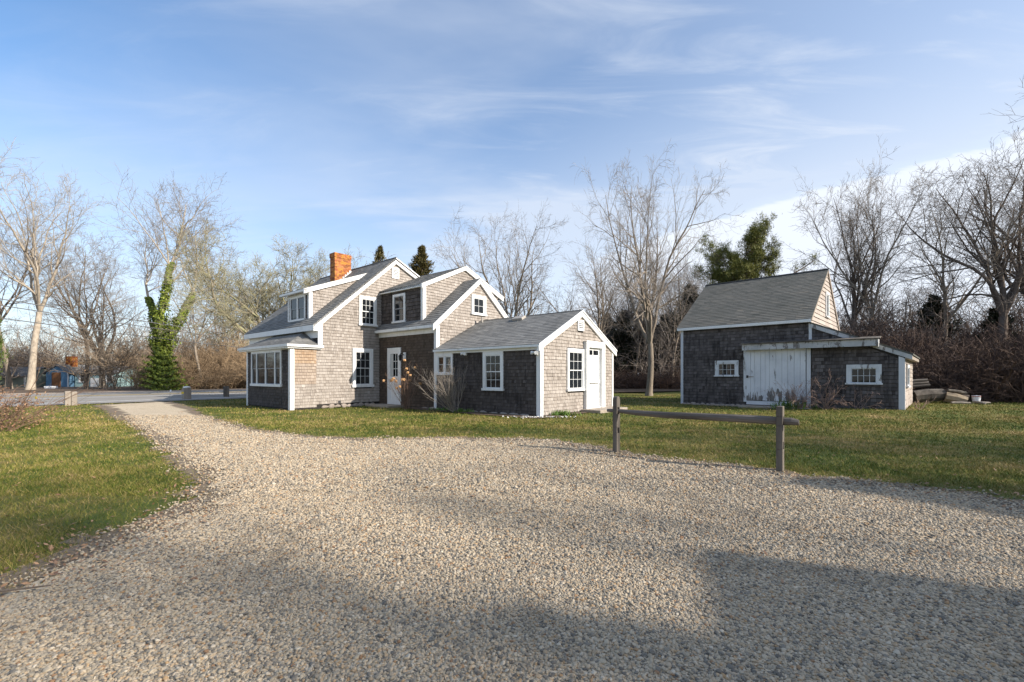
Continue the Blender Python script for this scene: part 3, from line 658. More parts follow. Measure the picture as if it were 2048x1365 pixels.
# storm door on the shaded side
b = MB(); b.rect(F1, -7.43, 0, -7.32, 2.26, 0, .045); b.rect(F1, -6.68, 0, -6.57, 2.26, 0, .045); b.rect(F1, -7.32, 2.12, -6.68, 2.26, 0, .0445)
sdr = b.build('side_door', T, HOUSE)
MB().rect(F1, -7.32, .04, -6.68, 2.12, 0, .012).build('door_slab', T, sdr)
for a0, b0, a1, b1, w_ in ((-7.32, .04, -7.24, 2.12, .035), (-6.76, .04, -6.68, 2.12, .035), (-7.24, 2.03, -6.76, 2.12, .034), (-7.24, 1.08, -6.76, 1.16, .034), (-7.24, .04, -6.76, .28, .034), (-7.24, .50, -6.76, .53, .02), (-7.24, .78, -6.76, .81, .02)):
    MB().rect(F1, a0, b0, a1, b1, .005, w_).build('door_rail', T, sdr)
MB().rect(F1, -7.24, 1.16, -6.76, 2.03, .013, .018).build('pane', M['glass'], sdr)
MB().rect(F1, -7.23, 1.17, -7.06, 2.02, .0185, .021).build('curtain', M['curtain'], sdr)
for v in (1.45, 1.74): MB().rect(F1, -7.05, v - .01, -6.76, v + .01, .0185, .026).build('muntin', T, sdr)
MB().rect(F1, -6.915, 1.16, -6.895, 2.03, .0185, .027).build('muntin', T, sdr)
# wall lantern
lan = MB().rect(F1, -6.42, 1.78, -6.26, 2.06, .012, .045).build('wall_lantern', T, HOUSE)
p0 = Vector(F1.p(-6.34, 1.95, .045)); nN = F1.N
MB().tube([p0, p0 + nN * .09 + Vector((0, 0, .09)), p0 + nN * .17 + Vector((0, 0, .07)), p0 + nN * .18], [.012] * 4, 6).build('bracket', M['metal_dark'], lan)
q0 = p0 + nN * .18; MB().tube([q0 + Vector((0, 0, .04)), q0 + Vector((0, 0, .0)), q0 + Vector((0, 0, -.02)), q0 + Vector((0, 0, -.18)), q0 + Vector((0, 0, -.21))], [.01, .05, .075, .05, .02], 6).build('lantern_body', M['metal_dark'], lan)
# big shed dormer on the middle block
DX, DY = .09, 5.40
dor = slab([(DX, 3.0), (4.2, 3.0), (4.2, 4.62), (2.172, 5.46), (DX, 4.50)], DY, MY1 + .04, 'dormer', M['under'])
GD = gface(DY); FD = fface(DX)
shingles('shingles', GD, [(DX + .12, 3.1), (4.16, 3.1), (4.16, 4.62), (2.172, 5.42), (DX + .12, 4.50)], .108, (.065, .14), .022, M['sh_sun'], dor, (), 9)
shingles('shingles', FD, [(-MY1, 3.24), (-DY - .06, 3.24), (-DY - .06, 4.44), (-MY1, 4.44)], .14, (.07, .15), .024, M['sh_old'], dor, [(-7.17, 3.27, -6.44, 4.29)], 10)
slab([(-.02, 4.475), (-.02, 4.545), (2.172, 5.565), (4.46, 4.60), (4.46, 4.53), (2.172, 5.485)], DY - .09, MY1, 'dormer_roof', M['under'])
ds = (5.565 - 4.545) / 2.192; RD = slope_face(-.02, 4.549, ds, -1); Ld = math.hypot(2.192, 1.02)
shingles('roof_shingles', RD, [(-MY1, 0), (-DY + .11, 0), (-DY + .11, Ld), (-MY1, Ld)], .142, (.16, .33), .011, M['roof'], HOUSE, (), 11, .002)
ds2 = (5.565 - 4.60) / 2.288; RD2 = slope_face(4.46, 4.604, ds2, 1); Ld2 = math.hypot(2.288, .965)
shingles('roof_shingles', RD2, [(DY - .11, 0), (MY1, 0), (MY1, Ld2), (DY - .11, Ld2)], .142, (.16, .33), .011, M['roof'], HOUSE, (), 12, .002)
rake(GD, (-.03, 4.55), (2.172, 5.57), .17, .02, .095); rake(GD, (2.172, 5.57), (4.47, 4.605), .17, .02, .0945)
rake(GD, (2.172, 5.585), (4.48, 4.62), .045, .0955, .12, 'rake_moulding')
board(FD, [(-MY1, 4.44), (-DY + .1, 4.44), (-DY + .1, 4.54), (-MY1, 4.54)], .0, .11, 'fascia')
board(GD, [(DX - .03, 3.0), (DX + .12, 3.0), (DX + .12, 4.5), (DX - .03, 4.43)], 0, .03, 'corner_board'); board(FD, [(-DY - .09, 3.1), (-DY + .0295, 3.1), (-DY + .0295, 4.44), (-DY - .09, 4.44)], .001, .03, 'corner_board')
window(HOUSE, FD, -7.196, 3.22, -6.414, 4.335, .09, (2, 2), mun=.008, sashmat='sash_grey')

# ---- main block
Y2 = MY1; YF = 14.3; AX = .716; AZ = 6.02; SX = -2.525
mainw = slab([(SX, -.1), (3.96, -.1), (3.96, 4.35), (AX, 5.88), (SX, 3.02)], Y2, YF, 'wall', M['under'])
G2 = gface(Y2); F2 = fface(SX)
def freshb(u, v): return 0
shingles('shingles', G2, [(-2.62, .16), (3.9, .16), (3.9, 4.38), (AX, 5.87), (-2.40, 3.10), (-2.40, 2.2), (-2.62, 2.2)], .108, (.06, .14), .022, M['sh_sun'], mainw, [(-.88, 3.18, -.2, 4.24), (-1.16, .79, -.36, 2.2), (.6, 5.26, .88, 5.6)], 13)
slab([(-2.75, 2.93), (-2.75, 3.01), (AX, 6.04), (4.2, 4.40), (4.2, 4.32), (AX, 5.955)], Y2 - .10, YF + .05, 'roof', M['under'])
ms = (6.04 - 3.01) / (AX + 2.75); RA = slope_face(-2.75, 3.014, ms, -1); La = math.hypot(AX + 2.75, 3.03)
shingles('roof_shingles', RA, [(-YF - .06, 0), (-Y2 + .12, 0), (-Y2 + .12, La), (-YF - .06, La)], .142, (.16, .33), .011, M['roof'], HOUSE, (), 14, .002)
ms2 = (6.04 - 4.40) / (4.2 - AX); RA2 = slope_face(4.2, 4.404, ms2, 1); La2 = math.hypot(4.2 - AX, 1.64)
shingles('roof_shingles', RA2, [(Y2 - .12, 0), (YF + .06, 0), (YF + .06, La2), (Y2 - .12, La2)], .142, (.16, .33), .011, M['roof'], HOUSE, (), 15, .002)
MB().tube([(AX, Y2 - .12, 6.05), (AX, YF, 6.05)], [.035, .035], 6).build('ridge_cap', M['roof'], HOUSE)
rake(G2, (-2.75, 3.0), (AX, 6.03), .235, .02, .10); rake(G2, (AX, 6.03), (4.2, 4.39), .21, .02, .0995)
rake(G2, (AX, 6.055), (4.22, 4.41), .05, .1005, .125, 'rake_moulding')
board(F2, [(-YF - .06, 2.80), (-Y2 + .10, 2.80), (-Y2 + .10, 3.0), (-YF - .06, 3.0)], .17, .235, 'fascia'); board(F2, [(-YF, 2.80), (-Y2, 2.80), (-Y2, 2.83), (-YF, 2.83)], 0, .169, 'soffit')
board(F2, [(-YF, 2.55), (-Y2, 2.55), (-Y2, 2.799), (-YF, 2.799)], 0, .03, 'frieze')
board(G2, [(SX - .03, 2.2), (SX + .135, 2.2), (SX + .135, 3.06), (SX - .03, 2.95), (SX - .24, 2.79), (SX - .03, 2.79)], 0, .03, 'corner_board')
board(F2, [(-YF, 0), (-YF + .13, 0), (-YF + .13, 2.55), (-YF, 2.55)], 0, .03, 'corner_board')
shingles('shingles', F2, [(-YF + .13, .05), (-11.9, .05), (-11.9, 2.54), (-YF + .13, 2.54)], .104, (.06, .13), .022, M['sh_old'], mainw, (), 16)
window(HOUSE, G2, -.924, 3.13, -.161, 4.29, .105, (3, 2)); window(HOUSE, G2, -1.205, .74, -.32, 2.24, .125, (3, 2), sill=.10)
louvre(HOUSE, G2, .569, 5.2, .914, 5.66, 6)
# dormer on the main block
QX, QY0, QY1 = -2.36, 9.06, 10.80
qd = MB(); qs = .39
md = slab([(QX, 3.0), (.3, 5.3), (.3, 5.44), (QX, 4.40)], QY0, QY1, 'dormer', M['under'])
GQ = gface(QY0); FQ = fface(QX)
shingles('shingles', GQ, [(QX + .10, 3.25), (QX + .2, 3.25), (.2, 5.38), (QX + .10, 4.42)], .108, (.06, .14), .022, M['sh_sun'], md, (), 18)
slab([(-2.60, 4.36), (-2.60, 4.425), (.30, 5.555), (.30, 5.49)], QY0 - .09, QY1 + .28, 'dormer_roof', M['under'])
RQ = slope_face(-2.6, 4.429, 1.13 / 2.9, -1); Lq = math.hypot(2.9, 1.13)
shingles('roof_shingles', RQ, [(-QY1 - .29, 0), (-QY0 + .11, 0), (-QY0 + .11, Lq), (-QY1 - .29, Lq)], .142, (.16, .33), .011, M['roof'], HOUSE, (), 19, .002)
rake(GQ, (-2.61, 4.43), (.27, 5.552), .185, .02, .10)
board(FQ, [(-QY1 - .28, 4.335), (-QY0 + .10, 4.335), (-QY0 + .10, 4.42), (-QY1 - .28, 4.42)], .12, .245, 'fascia'); board(FQ, [(-QY1 - .1, 4.25), (-QY0, 4.25), (-QY0, 4.36), (-QY1 - .1, 4.36)], 0, .04, 'frieze')
board(GQ, [(QX - .03, 3.2), (QX + .105, 3.32), (QX + .105, 4.45), (QX - .03, 4.4)], 0, .03, 'corner_board')
board(FQ, [(-QY0 - .08, 3.2), (-QY0 + .0295, 3.2), (-QY0 + .0295, 4.3), (-QY0 - .08, 4.3)], 0, .03, 'corner_board'); board(FQ, [(-QY1 - .02, 3.2), (-QY1 + .07, 3.2), (-QY1 + .07, 4.3), (-QY1 - .02, 4.3)], 0, .03, 'corner_board')
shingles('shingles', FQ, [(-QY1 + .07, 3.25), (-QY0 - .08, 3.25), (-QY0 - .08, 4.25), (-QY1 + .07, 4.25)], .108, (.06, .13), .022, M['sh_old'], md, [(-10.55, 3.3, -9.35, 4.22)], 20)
window(HOUSE, FQ, -10.6, 3.30, -9.31, 4.27, .07, (1, 1), units=2, mull=.09, sashmat='sash_grey', sashw=.03)
# chimney
CX0, CX1, CY0, CY1, CZ = -.28, .50, 11.02, 11.43, 6.62
chim = MB().box(CX0 + .006, CY0 + .006, 4.9, CX1 - .006, CY1 - .006, CZ - .02).build('chimney', M['mortar'], HOUSE)
V = []; Q = []; TT = []
rb = random.Random(3)
def brick(x0, y0, z0, x1, y1, z1):
    n = len(V); V.extend([(x0, y0, z0), (x1, y0, z0), (x1, y1, z0), (x0, y1, z0), (x0, y0, z1), (x1, y0, z1), (x1, y1, z1), (x0, y1, z1)])
    Q.extend([(n, n + 3, n + 2, n + 1), (n + 4, n + 5, n + 6, n + 7), (n, n + 1, n + 5, n + 4), (n + 1, n + 2, n + 6, n + 5), (n + 2, n + 3, n + 7, n + 6), (n + 3, n, n + 4, n + 7)]); TT.extend([rb.random()] * 6)
z = 4.95; row = 0
while z < CZ - .06:
    off = .1 if row % 2 else 0.0; ex = .022 if (CZ - .26 < z) else 0
    x = CX0 - ex - off
    while x < CX1 + ex:
        a, b_ = max(x, CX0 - ex), min(x + .195, CX1 + ex); j = rb.uniform(-.004, .004)
        if b_ - a > .03: brick(a, CY0 - ex + j, z, b_, CY0 + .09, z + .057); brick(a, CY1 - .09, z, b_, CY1 + ex + j, z + .057)
        x += .205
    y = CY0 + .0905
    while y < CY1 - .0905:
        b_ = min(y + .195, CY1 - .0905); j = rb.uniform(-.004, .004)
        if b_ - y > .02: brick(CX0 - ex + j, y, z, CX0 + .09, b_, z + .057); brick(CX1 - .09, y, z, CX1 + ex + j, b_, z + .057)
        y += .205
    z += .067; row += 1
o = link('bricks', mesh_np('bricks', V, [np.array(Q)], M['brick'], attrs={'tint': TT}), chim); o['kind'] = 'stuff'
b = MB(); GCf = gface(CY0)
for i in range(6):
    u = -.14 + i * .107; zr = 5.25 + (u + .14) * 1.02
    b.rect(GCf, u, zr - .12, u + .10, zr + .13, .001, .034)
b.build('step_flashing', M['flash'], chim)
MB().box(AX - 1.0, 12.2, 5.9, AX - .9, 12.3, 6.12) if False else None
# ---- enclosed porch on the road side
PX, PY1 = -3.513, 11.85
por = MB().box(PX, Y2 + .003, -.1, SX + .2, PY1, 2.22).build('porch_wall', M['under'], HOUSE)
FP = fface(PX); GP2 = gface(Y2)
shingles('shingles', GP2, [(PX + .11, .06), (-2.60, .06), (-2.60, 2.17), (PX + .11, 2.17)], .104, (.06, .135), .0225, M['sh_sun'], por, [(PX, .95, -2.6, 2.2)], 21)
shingles('shingles', GP2, [(PX + .11, .892), (-2.60, .892), (-2.60, 1.62), (PX + .11, 1.62)], .104, (.06, .135), .0225, M['sh_mid'], por, (), 27)
shingles('shingles', GP2, [(PX + .11, 1.62), (-2.60, 1.62), (-2.60, 2.17), (PX + .11, 2.17)], .104, (.06, .135), .0225, M['sh_new'], por, (), 22)
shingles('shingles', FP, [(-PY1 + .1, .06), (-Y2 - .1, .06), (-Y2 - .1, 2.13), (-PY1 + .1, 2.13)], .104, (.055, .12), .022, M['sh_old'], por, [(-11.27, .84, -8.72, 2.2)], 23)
board(GP2, [(PX - .03, .0), (PX + .115, .0), (PX + .115, 2.17), (PX - .03, 2.17)], 0, .033, 'corner_board'); board(FP, [(-Y2 - .115, .0), (-Y2 + .0325, .0), (-Y2 + .0325, 2.17), (-Y2 - .115, 2.17)], .001, .03, 'corner_board')
board(FP, [(-PY1, .0), (-PY1 + .115, .0), (-PY1 + .115, 2.17), (-PY1, 2.17)], 0, .03, 'corner_board')
board(FP, [(-PY1, 2.10), (-Y2 + .0, 2.10), (-Y2 + .0, 2.2), (-PY1, 2.2)], .0, .045, 'frieze')
window(HOUSE, FP, -11.33, .79, -8.67, 2.1, .075, (1, 1), units=[.55, 1, 1, .55], mull=.07, sill=.09, sashmat='sash_grey', sashw=.022)
ez = 2.20; e0 = (-3.66, Y2 - .12); e1 = (-3.66, 12.35); hA = (-2.50, 9.15, 2.83); hB = (-2.50, 11.6, 2.83)
vs = [(e0[0], e0[1], ez), (e1[0], e1[1], ez), (-2.40, 12.35, ez), (-2.40, e0[1], ez), (e0[0], e0[1], ez + .055), (e1[0], e1[1], ez + .055), (-2.40, 12.35, ez + .055), (-2.40, e0[1], ez + .055), hA, hB]
me = bpy.data.meshes.new('porch_roof'); me.from_pydata(vs, [], [(0, 1, 2, 3), (0, 4, 5, 1), (1, 5, 6, 2), (0, 3, 7, 4), (4, 8, 9, 5), (4, 7, 8), (5, 9, 6), (3, 2, 6, 7), (7, 6, 9, 8)]); me.materials.append(M['under']); me.update()
prf = link('porch_roof', me, HOUSE)
def quad_face(a, b, c):   # face with u from a to b, v toward c
    a, b, c = Vector(a), Vector(b), Vector(c); U = (b - a).normalized(); Vv = (c - a); Vv = (Vv - U * Vv.dot(U)).normalized(); return Face(a, U, Vv)
fw = quad_face(vs[5], vs[4], vs[8]); L0 = (Vector(vs[4]) - Vector(vs[5])).length
def loc2(F, p): d = Vector(p) - F.o; return (d.dot(F.U), d.dot(F.V))
fw.o += fw.N * .003
shingles('roof_shingles', fw, [(0, 0), (L0, 0), loc2(fw, vs[8]), loc2(fw, vs[9])], .13, (.16, .33), .011, M['roof'], prf, (), 24, .002)
fe = quad_face(vs[4], vs[7], vs[8]); fe.o += fe.N * .003
shingles('roof_shingles', fe, [(0, 0), ((Vector(vs[7]) - Vector(vs[4])).length, 0), loc2(fe, vs[8])], .13, (.16, .33), .011, M['roof'], prf, (), 25, .002)
b = MB(); b.box(-3.70, Y2 - .17, 2.185, -3.662, 12.36, 2.268); b.box(-3.661, Y2 - .17, 2.186, -2.41, Y2 - .122, 2.267); b.box(-3.655, Y2 - .10, 2.13, -3.60, 12.30, 2.199); b.box(-3.60, Y2 - .10, 2.131, -2.45, Y2 - .035, 2.199); b.build('gutter', T, HOUSE)
# stone foundation showing under the gable
rs_ = random.Random(8)
def rock(name, c, s, mat, parent, seed, sub=2):
    import bmesh
    bm = bmesh.new(); bmesh.ops.create_icosphere(bm, subdivisions=sub, radius=1); rr = random.Random(seed)
    ax = [(Vector((rr.gauss(0, 1), rr.gauss(0, 1), rr.gauss(0, 1))).normalized(), rr.uniform(.7, .95)) for _ in range(7)]
    for v in bm.verts:
        for d, k in ax:
            e = v.co.dot(d)
            if e > k * .85: v.co -= d * (e - k * .85) * .8
        v.co = Vector((v.co.x * s[0], v.co.y * s[1], v.co.z * s[2]))
    me = bpy.data.meshes.new(name); bm.to_mesh(me); bm.free(); me.materials.append(mat); return link(name, me, parent, c)
for i in range(9): rock('foundation_stone', (-2.3 + i * .245, Y2 - .03, .05), (.15, .07, rs_.uniform(.07, .11)), M['stone'], HOUSE, 40 + i)
for i in range(12): rock('foundation_stone', (-.03, .55 + i * .42, .0), (.07, .24, rs_.uniform(.05, .09)), M['stone'], HOUSE, 60 + i)
# steps
st = house_xy(3.05, -.42); o = MB().box(-.95, -.36, -.05, .95, .36, .10).build('door_step', M['slab'], None, (st[0], st[1], 0), bevel=.02); o.rotation_euler.z = TH
tag(o, 'flat stone step in front of the white dutch door', 'step')
st = house_xy(-.42, 7.05); o = MB().box(-.36, -.75, -.05, .36, .75, .08).build('door_step', M['slab'], None, (st[0], st[1], 0), bevel=.02); o.rotation_euler.z = TH
tag(o, 'low stone step under the shaded side door with the lantern', 'step')

# ------------------------------------------------------------------ barn
TB = math.atan(944 / 905.); BO = np.array([7.054, 18.887]); BW = 5.5; BL = 4.6; SL = 7.04; BZ = 3.2
BARN = empty('barn', (BO[0], BO[1], 0), TB, 'weathered grey shingled barn with white sliding door and lean-to', 'barn')
def barn_xy(x, y): return BO + x * np.array([math.cos(TB), math.sin(TB)]) + y * np.array([-math.sin(TB), math.cos(TB)])
bx, bz = 2.95, 5.36
bw = slab([(0, -.1), (BW, -.1), (BW, BZ - .05), (bx, bz - .12), (0, BZ - .05)], -BL, 0, 'wall', M['under'], BARN)
FB = fface(0); GB = gface(-BL)
leanw = MB().prism(FB, [(BL - .05, -.1), (SL, -.1), (SL, 1.78), (BL - .05, 2.95)], -4.9, -.004).build('lean_to_wall', M['under'], BARN)
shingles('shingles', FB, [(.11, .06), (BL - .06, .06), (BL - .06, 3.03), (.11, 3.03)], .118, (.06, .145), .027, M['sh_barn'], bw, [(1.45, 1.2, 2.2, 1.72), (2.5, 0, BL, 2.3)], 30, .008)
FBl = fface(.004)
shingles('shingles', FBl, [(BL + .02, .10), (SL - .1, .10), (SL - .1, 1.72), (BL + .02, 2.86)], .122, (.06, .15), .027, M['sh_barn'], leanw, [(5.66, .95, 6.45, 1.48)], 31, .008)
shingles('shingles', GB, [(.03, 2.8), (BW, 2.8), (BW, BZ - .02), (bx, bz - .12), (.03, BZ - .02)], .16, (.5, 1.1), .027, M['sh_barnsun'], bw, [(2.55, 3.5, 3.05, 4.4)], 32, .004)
GL_ = gface(-SL)
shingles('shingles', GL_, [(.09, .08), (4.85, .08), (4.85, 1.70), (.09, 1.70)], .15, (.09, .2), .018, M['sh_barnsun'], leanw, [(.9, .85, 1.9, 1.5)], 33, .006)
slab([(-.16, BZ - .14), (-.16, BZ - .05), (bx, bz), (BW + .15, BZ - .05), (BW + .15, BZ - .14), (bx, bz - .09)], -BL - .03, .10, 'roof', M['under'], BARN)
bs = (bz - BZ + .05) / (bx + .16); RB = slope_face(-.16, BZ - .046, bs, -1); Lb = math.hypot(bx + .16, bz - BZ + .05)
shingles('roof_shingles', RB, [(-.11, 0), (BL + .05, 0), (BL + .05, Lb), (-.11, Lb)], .125, (.22, .32), .010, M['barnroof'], BARN, (), 34, .0015)
bs2 = (bz - BZ + .05) / (BW + .15 - bx); RB2 = slope_face(BW + .15, BZ - .046, bs2, 1); Lb2 = math.hypot(BW + .15 - bx, bz - BZ + .05)
shingles('roof_shingles', RB2, [(-BL - .05, 0), (.11, 0), (.11, Lb2), (-BL - .05, Lb2)], .125, (.22, .32), .010, M['barnroof'], BARN, (), 35, .0015)
MB().tube([(bx, -BL - .05, bz + .01), (bx, .1, bz + .01)], [.04, .04], 6).build('ridge_cap', M['metal_dark'], BARN)
board(FB, [(-.1, BZ - .16), (BL + .03, BZ - .16), (BL + .03, BZ - .055), (-.1, BZ - .055)], .03, .165, 'fascia', BARN)
board(FB, [(0, 0), (.105, 0), (.105, BZ - .16), (0, BZ - .16)], 0, .03, 'corner_board', BARN, M['door_paint'])
board(FB, [(BL - .06, 2.36), (BL + .03, 2.36), (BL + .03, BZ - .17), (BL - .06, BZ - .17)], 0, .03, 'corner_board', BARN, M['peel'])
rake(GB, (-.12, BZ - .06), (bx, bz - .02), .09, .02, .045, 'rake_board', BARN, M['postwood']); rake(GB, (bx, bz - .02), (BW + .1, BZ - .06), .16, .02, .06, 'rake_board', BARN, M['sh_barnsun'])
rake(FBl, (BL - .02, 3.0), (SL + .20, 1.82), .14, .02, .07, 'rake_board', BARN, M['peel_worn'])
lr = MB().prism(FB, [(BL - .04, 3.01), (SL + .22, 1.82), (SL + .22, 1.87), (BL - .04, 3.06)], -5.0, .075).build('lean_to_roof', M['barnroof'], BARN)
board(FBl, [(SL - .12, .0), (SL + .005, .0), (SL + .005, 1.74), (SL - .12, 1.79)], .0, .035, 'corner_board', BARN, M['door_paint']); board(GL_, [(-.03, 0), (.09, 0), (.09, 1.72), (-.03, 1.72)], 0, .03, 'corner_board', BARN, M['door_paint'])
# hood over the sliding door
FH = Face((0, 0, 0), (0, -1, 0))
b = MB(); b.rect(FB, 2.46, 2.13, 6.45, 2.345, .26, .30); b.rect(FB, 2.46, 2.16, 2.50, 2.34, .02, .26); b.rect(FB, 6.41, 2.10, 6.45, 2.34, .02, .26)
hood = b.build('track_hood', M['peel_worn'], BARN)
GH = gface(-2.42)
MB().prism(Face((0, 0, 0), (1, 0, 0)), [(-.36, 2.35), (0, 2.42), (0, 2.45), (-.36, 2.378)], 2.40, 6.50).build('hood_roof', M['fence'], hood)
# sliding door made of planks
dr = MB().rect(FB, 2.56, .27, 4.46, 2.14, .03, .055).build('sliding_door', M['door_paint'], BARN)
u = 2.55; rp = random.Random(4)
while u < 4.44:
    wd = min(rp.uniform(.13, .21), 4.46 - u)
    if wd < .05: break
    MB().rect(FB, u, .26 + rp.uniform(0, .02), u + wd - .008, 2.16, .055, .076 + rp.uniform(0, .006)).build('plank', M['plank'], dr); u += wd
MB().rect(FB, 2.55, 1.10, 2.62, 1.20, .085, .10).build('latch', M['metal_dark'], dr); MB().rect(FB, 2.63, 1.13, 2.80, 1.16, .085, .095).build('hasp', M['postwood'], dr)
board(FB, [(2.44, .2), (2.545, .2), (2.545, 2.16), (2.44, 2.16)], .0, .05, 'door_jamb', BARN, M['peel']); board(FB, [(4.48, .1), (4.60, .1), (4.60, 2.14), (4.48, 2.14)], .0, .05, 'door_jamb', BARN, M['door_paint'])
board(FB, [(2.55, .11), (4.46, .11), (4.46, .245), (2.55, .245)], .0, .09, 'door_sill', BARN, M['door_paint'])
window(BARN, FB, 1.39, 1.15, 2.26, 1.775, .13, (4, 2), sill=.05, hung=False, mat='peel', sashw=.018, mun=.013)
window(BARN, FBl, 5.60, .90, 6.51, 1.55, .13, (4, 2), sill=.05, hung=False, mat='peel', sashw=.02, mun=.013)
window(BARN, GB, 2.5, 3.45, 3.1, 4.45, .09, (1, 1), sill=.05, hung=False); window(BARN, GL_, .85, .80, 1.95, 1.55, .1, (2, 2), sill=.05, hung=False, mat='peel')
MB().prism(GL_, [(-.05, 1.70), (5.0, 1.70), (5.0, 1.80), (-.05, 1.80)], .03, .19).build('eave_board', M['postwood'], BARN)
for i in range(14): rock('foundation_stone', (-.05, -.15 - i * .19, .02), (.09, .13, rs_.uniform(.05, .10)), M['stone'], BARN, 90 + i)
c = barn_xy(-.3, -3.4); o = MB().box(-.28, -1.3, -.05, .28, 1.0, .055).build('barn_step', M['slab'], None, (c[0], c[1], float(zg(*c))), bevel=.02); o.rotation_euler.z = TB
tag(o, 'flat stone slab at the foot of the white barn door', 'step')

# ------------------------------------------------------------------ split rail fence
pl = np.array([1.629, 7.06]); pr = np.array([3.339, 5.635]); dv = pr - pl; fa = math.atan2(dv[1], dv[0])
FEN = empty('rail_fence', (pl[0], pl[1], 0), fa, 'short weathered split rail fence of two posts and one rail', 'fence')
def fence_post(x, h, wv, slots, top, seed):
    b = MB(); rr = random.Random(seed); hw = wv / 2; z = -.15; dx = hw * .62
    def seg(z0, z1, y0=-hw, y1=hw): b.box(x - dx, y0, z0, x + dx, y1, z1)
    for s0, s1 in slots:
        seg(z, s0); seg(s0, s1, -hw, -.028); seg(s0, s1, .028, hw); z = s1
    seg(z, h - (.03 if top else 0))
    if top: b.prism(Face((x, 0, 0), (0, -1, 0)), [(-hw, h - .03), (hw, h - .03), (hw * .75, h - .005), (hw * .3, h + .012), (-hw * .3, h + .012), (-hw * .75, h - .005)], -dx, dx)
    return b.build('post', M['fence'], FEN, bevel=.006)
fence_post(0, .86, .115, [(.30, .385), (.59, .70)], True, 1); Lf = float(np.hypot(*dv)); fence_post(Lf, .815, .118, [(.28, .37), (.575, .685)], False, 2)
pts = [(-.16, .0, .645), (.0, .0, .648), (.35, .005, .632), (.8, .012, .622), (1.2, .008, .632), (1.7, 0, .632), (2.1, .0, .632), (Lf, 0, .632), (Lf + .12, 0, .632), (Lf + .20, .005, .625)]
b = MB(); rr = random.Random(6); base = [1, .55, .9, .6, 1.0, .5, .95, .62]
hs = [.022, .028, .036, .042, .044, .046, .047, .046, .044, .03]
k = len(pts); n = 8; bb = len(b.v)
for i, (x, y, z) in enumerate(pts):
    for q_ in range(n):
        an = 2 * math.pi * q_ / n; r_ = hs[i] * (.8 + .3 * base[q_]) * rr.uniform(.92, 1.08); b.v.append((x, y + math.cos(an) * r_ * .72, z + math.sin(an) * r_))
for i in range(k - 1):
    for q_ in range(n): b.f.append((i * n + q_, i * n + (q_ + 1) % n, (i + 1) * n + (q_ + 1) % n, (i + 1) * n + q_))
b.f.append(tuple(reversed(range(n)))); b.f.append(tuple((k - 1) * n + q_ for q_ in range(n)))
b.build('rail', M['railwood'], FEN)

# road posts
def road_post(x, y, w_, d_, h, label, mat, cap=None, n=1):
    e = empty('boundary_post', (x, y, 0), TH, label, 'post', 'posts along the road')
    for i in range(n):
        b = MB(); b.box((i - (n - 1) / 2) * w_ * 1.04 - w_ / 2, -d_ / 2, -.1, (i - (n - 1) / 2) * w_ * 1.04 + w_ / 2, d_ / 2, h - .02 * i); b.build('post', mat, e, bevel=.02)
    if cap: rock('cap_stone', (0, 0, h + .03), (w_ * .62, d_ * .7, .06), M['shell'], e, 5)
    return e
road_post(-17.5, 17.95, .175, .2, .57, 'pair of pale wooden posts at the left of the drive entrance', M['postwood'], None, 2)
road_post(-16.1, 22.4, .32, .3, .58, 'short thick weathered post with white stones on top', M['postwood'], True)
road_post(-15.6, 24.7, .24, .2, .60, 'dark slim post by the road nearest the porch', M['fence'], None)
def flag(x, y, h, col, label):
    e = empty('marker_flag', (x, y, 0), rng.uniform(-.4, .4), label, 'flag', 'marker flags by the road')
    MB().tube([(0, 0, -.05), (0, 0, h)], [.006, .005], 5).build('stake', M['metal_grey'], e)
    b = MB(); b.prism(Face((0, 0, 0), (1, 0, 0)), [(0, h - .10), (.06, h - .095), (.10, h - .09), (.10, h - .01), (.05, h), (0, h)], -.003, .003); b.build('pennant', col, e)
yl = simple('yellow_plastic', (.80, .55, .02), rough=.5); wp = simple('white_plastic', (.8, .8, .82), rough=.5)
flag(-17.6, 16.7, .42, yl, 'yellow marker flag on the grass left of the wooden posts'); flag(-15.6, 21.35, .42, yl, 'yellow marker flag beside the thick post'); flag(-16.1, 21.3, .52, wp, 'white marker flag beside the thick post')
flag(-15.0, 25.7, .50, yl, 'yellow marker flag at the porch end of the road verge')

# ------------------------------------------------------------------ woodpile beside the lean-to
def log(name, p, d, L, r0, mat, parent=None, label=None, cat='log', group='logs and boards by the lean-to'):
    d = Vector(d).normalized(); P = [Vector(p) + d * (L * i / 4) + Vector((0, 0, math.sin(i) * .01)) for i in range(5)]
    o = MB().tube(P, [r0 * 1.0, r0 * .97, r0 * 1.02, r0 * .95, r0 * .9], 9).build(name, mat, parent, smooth=False); tag(o, label, cat, group); return o
gz = .13
wd1 = M['fence']; wd2 = simple('cut_log', (.42, .33, .22), (.30, .22, .14), .9, 8)
log('hollow_log', (15.75, 17.75, gz + .22), (.95, -.3, .12), .95, .25, wd1, label='large dark round log on the ground by the lean-to')
log('split_log', (16.6, 17.35, gz + .24), (.7, -.45, -.22), .6, .21, wd2, label='pale cut log leaning at the right of the large dark log')
for i, (dx, dz, rr_, lb) in enumerate(((0, .60, .065, 'lowest grey rail stacked on the large dark log'), (.02, .71, .06, 'middle grey rail stacked on the large dark log'), (.05, .82, .06, 'topmost grey rail stacked on the large dark log'))):
    log('old_rail', (15.35 + dx, 18.15, gz + dz - .05), (.95, -.3, .12), 1.15 - .06 * i, rr_, M['railwood'], label=lb)
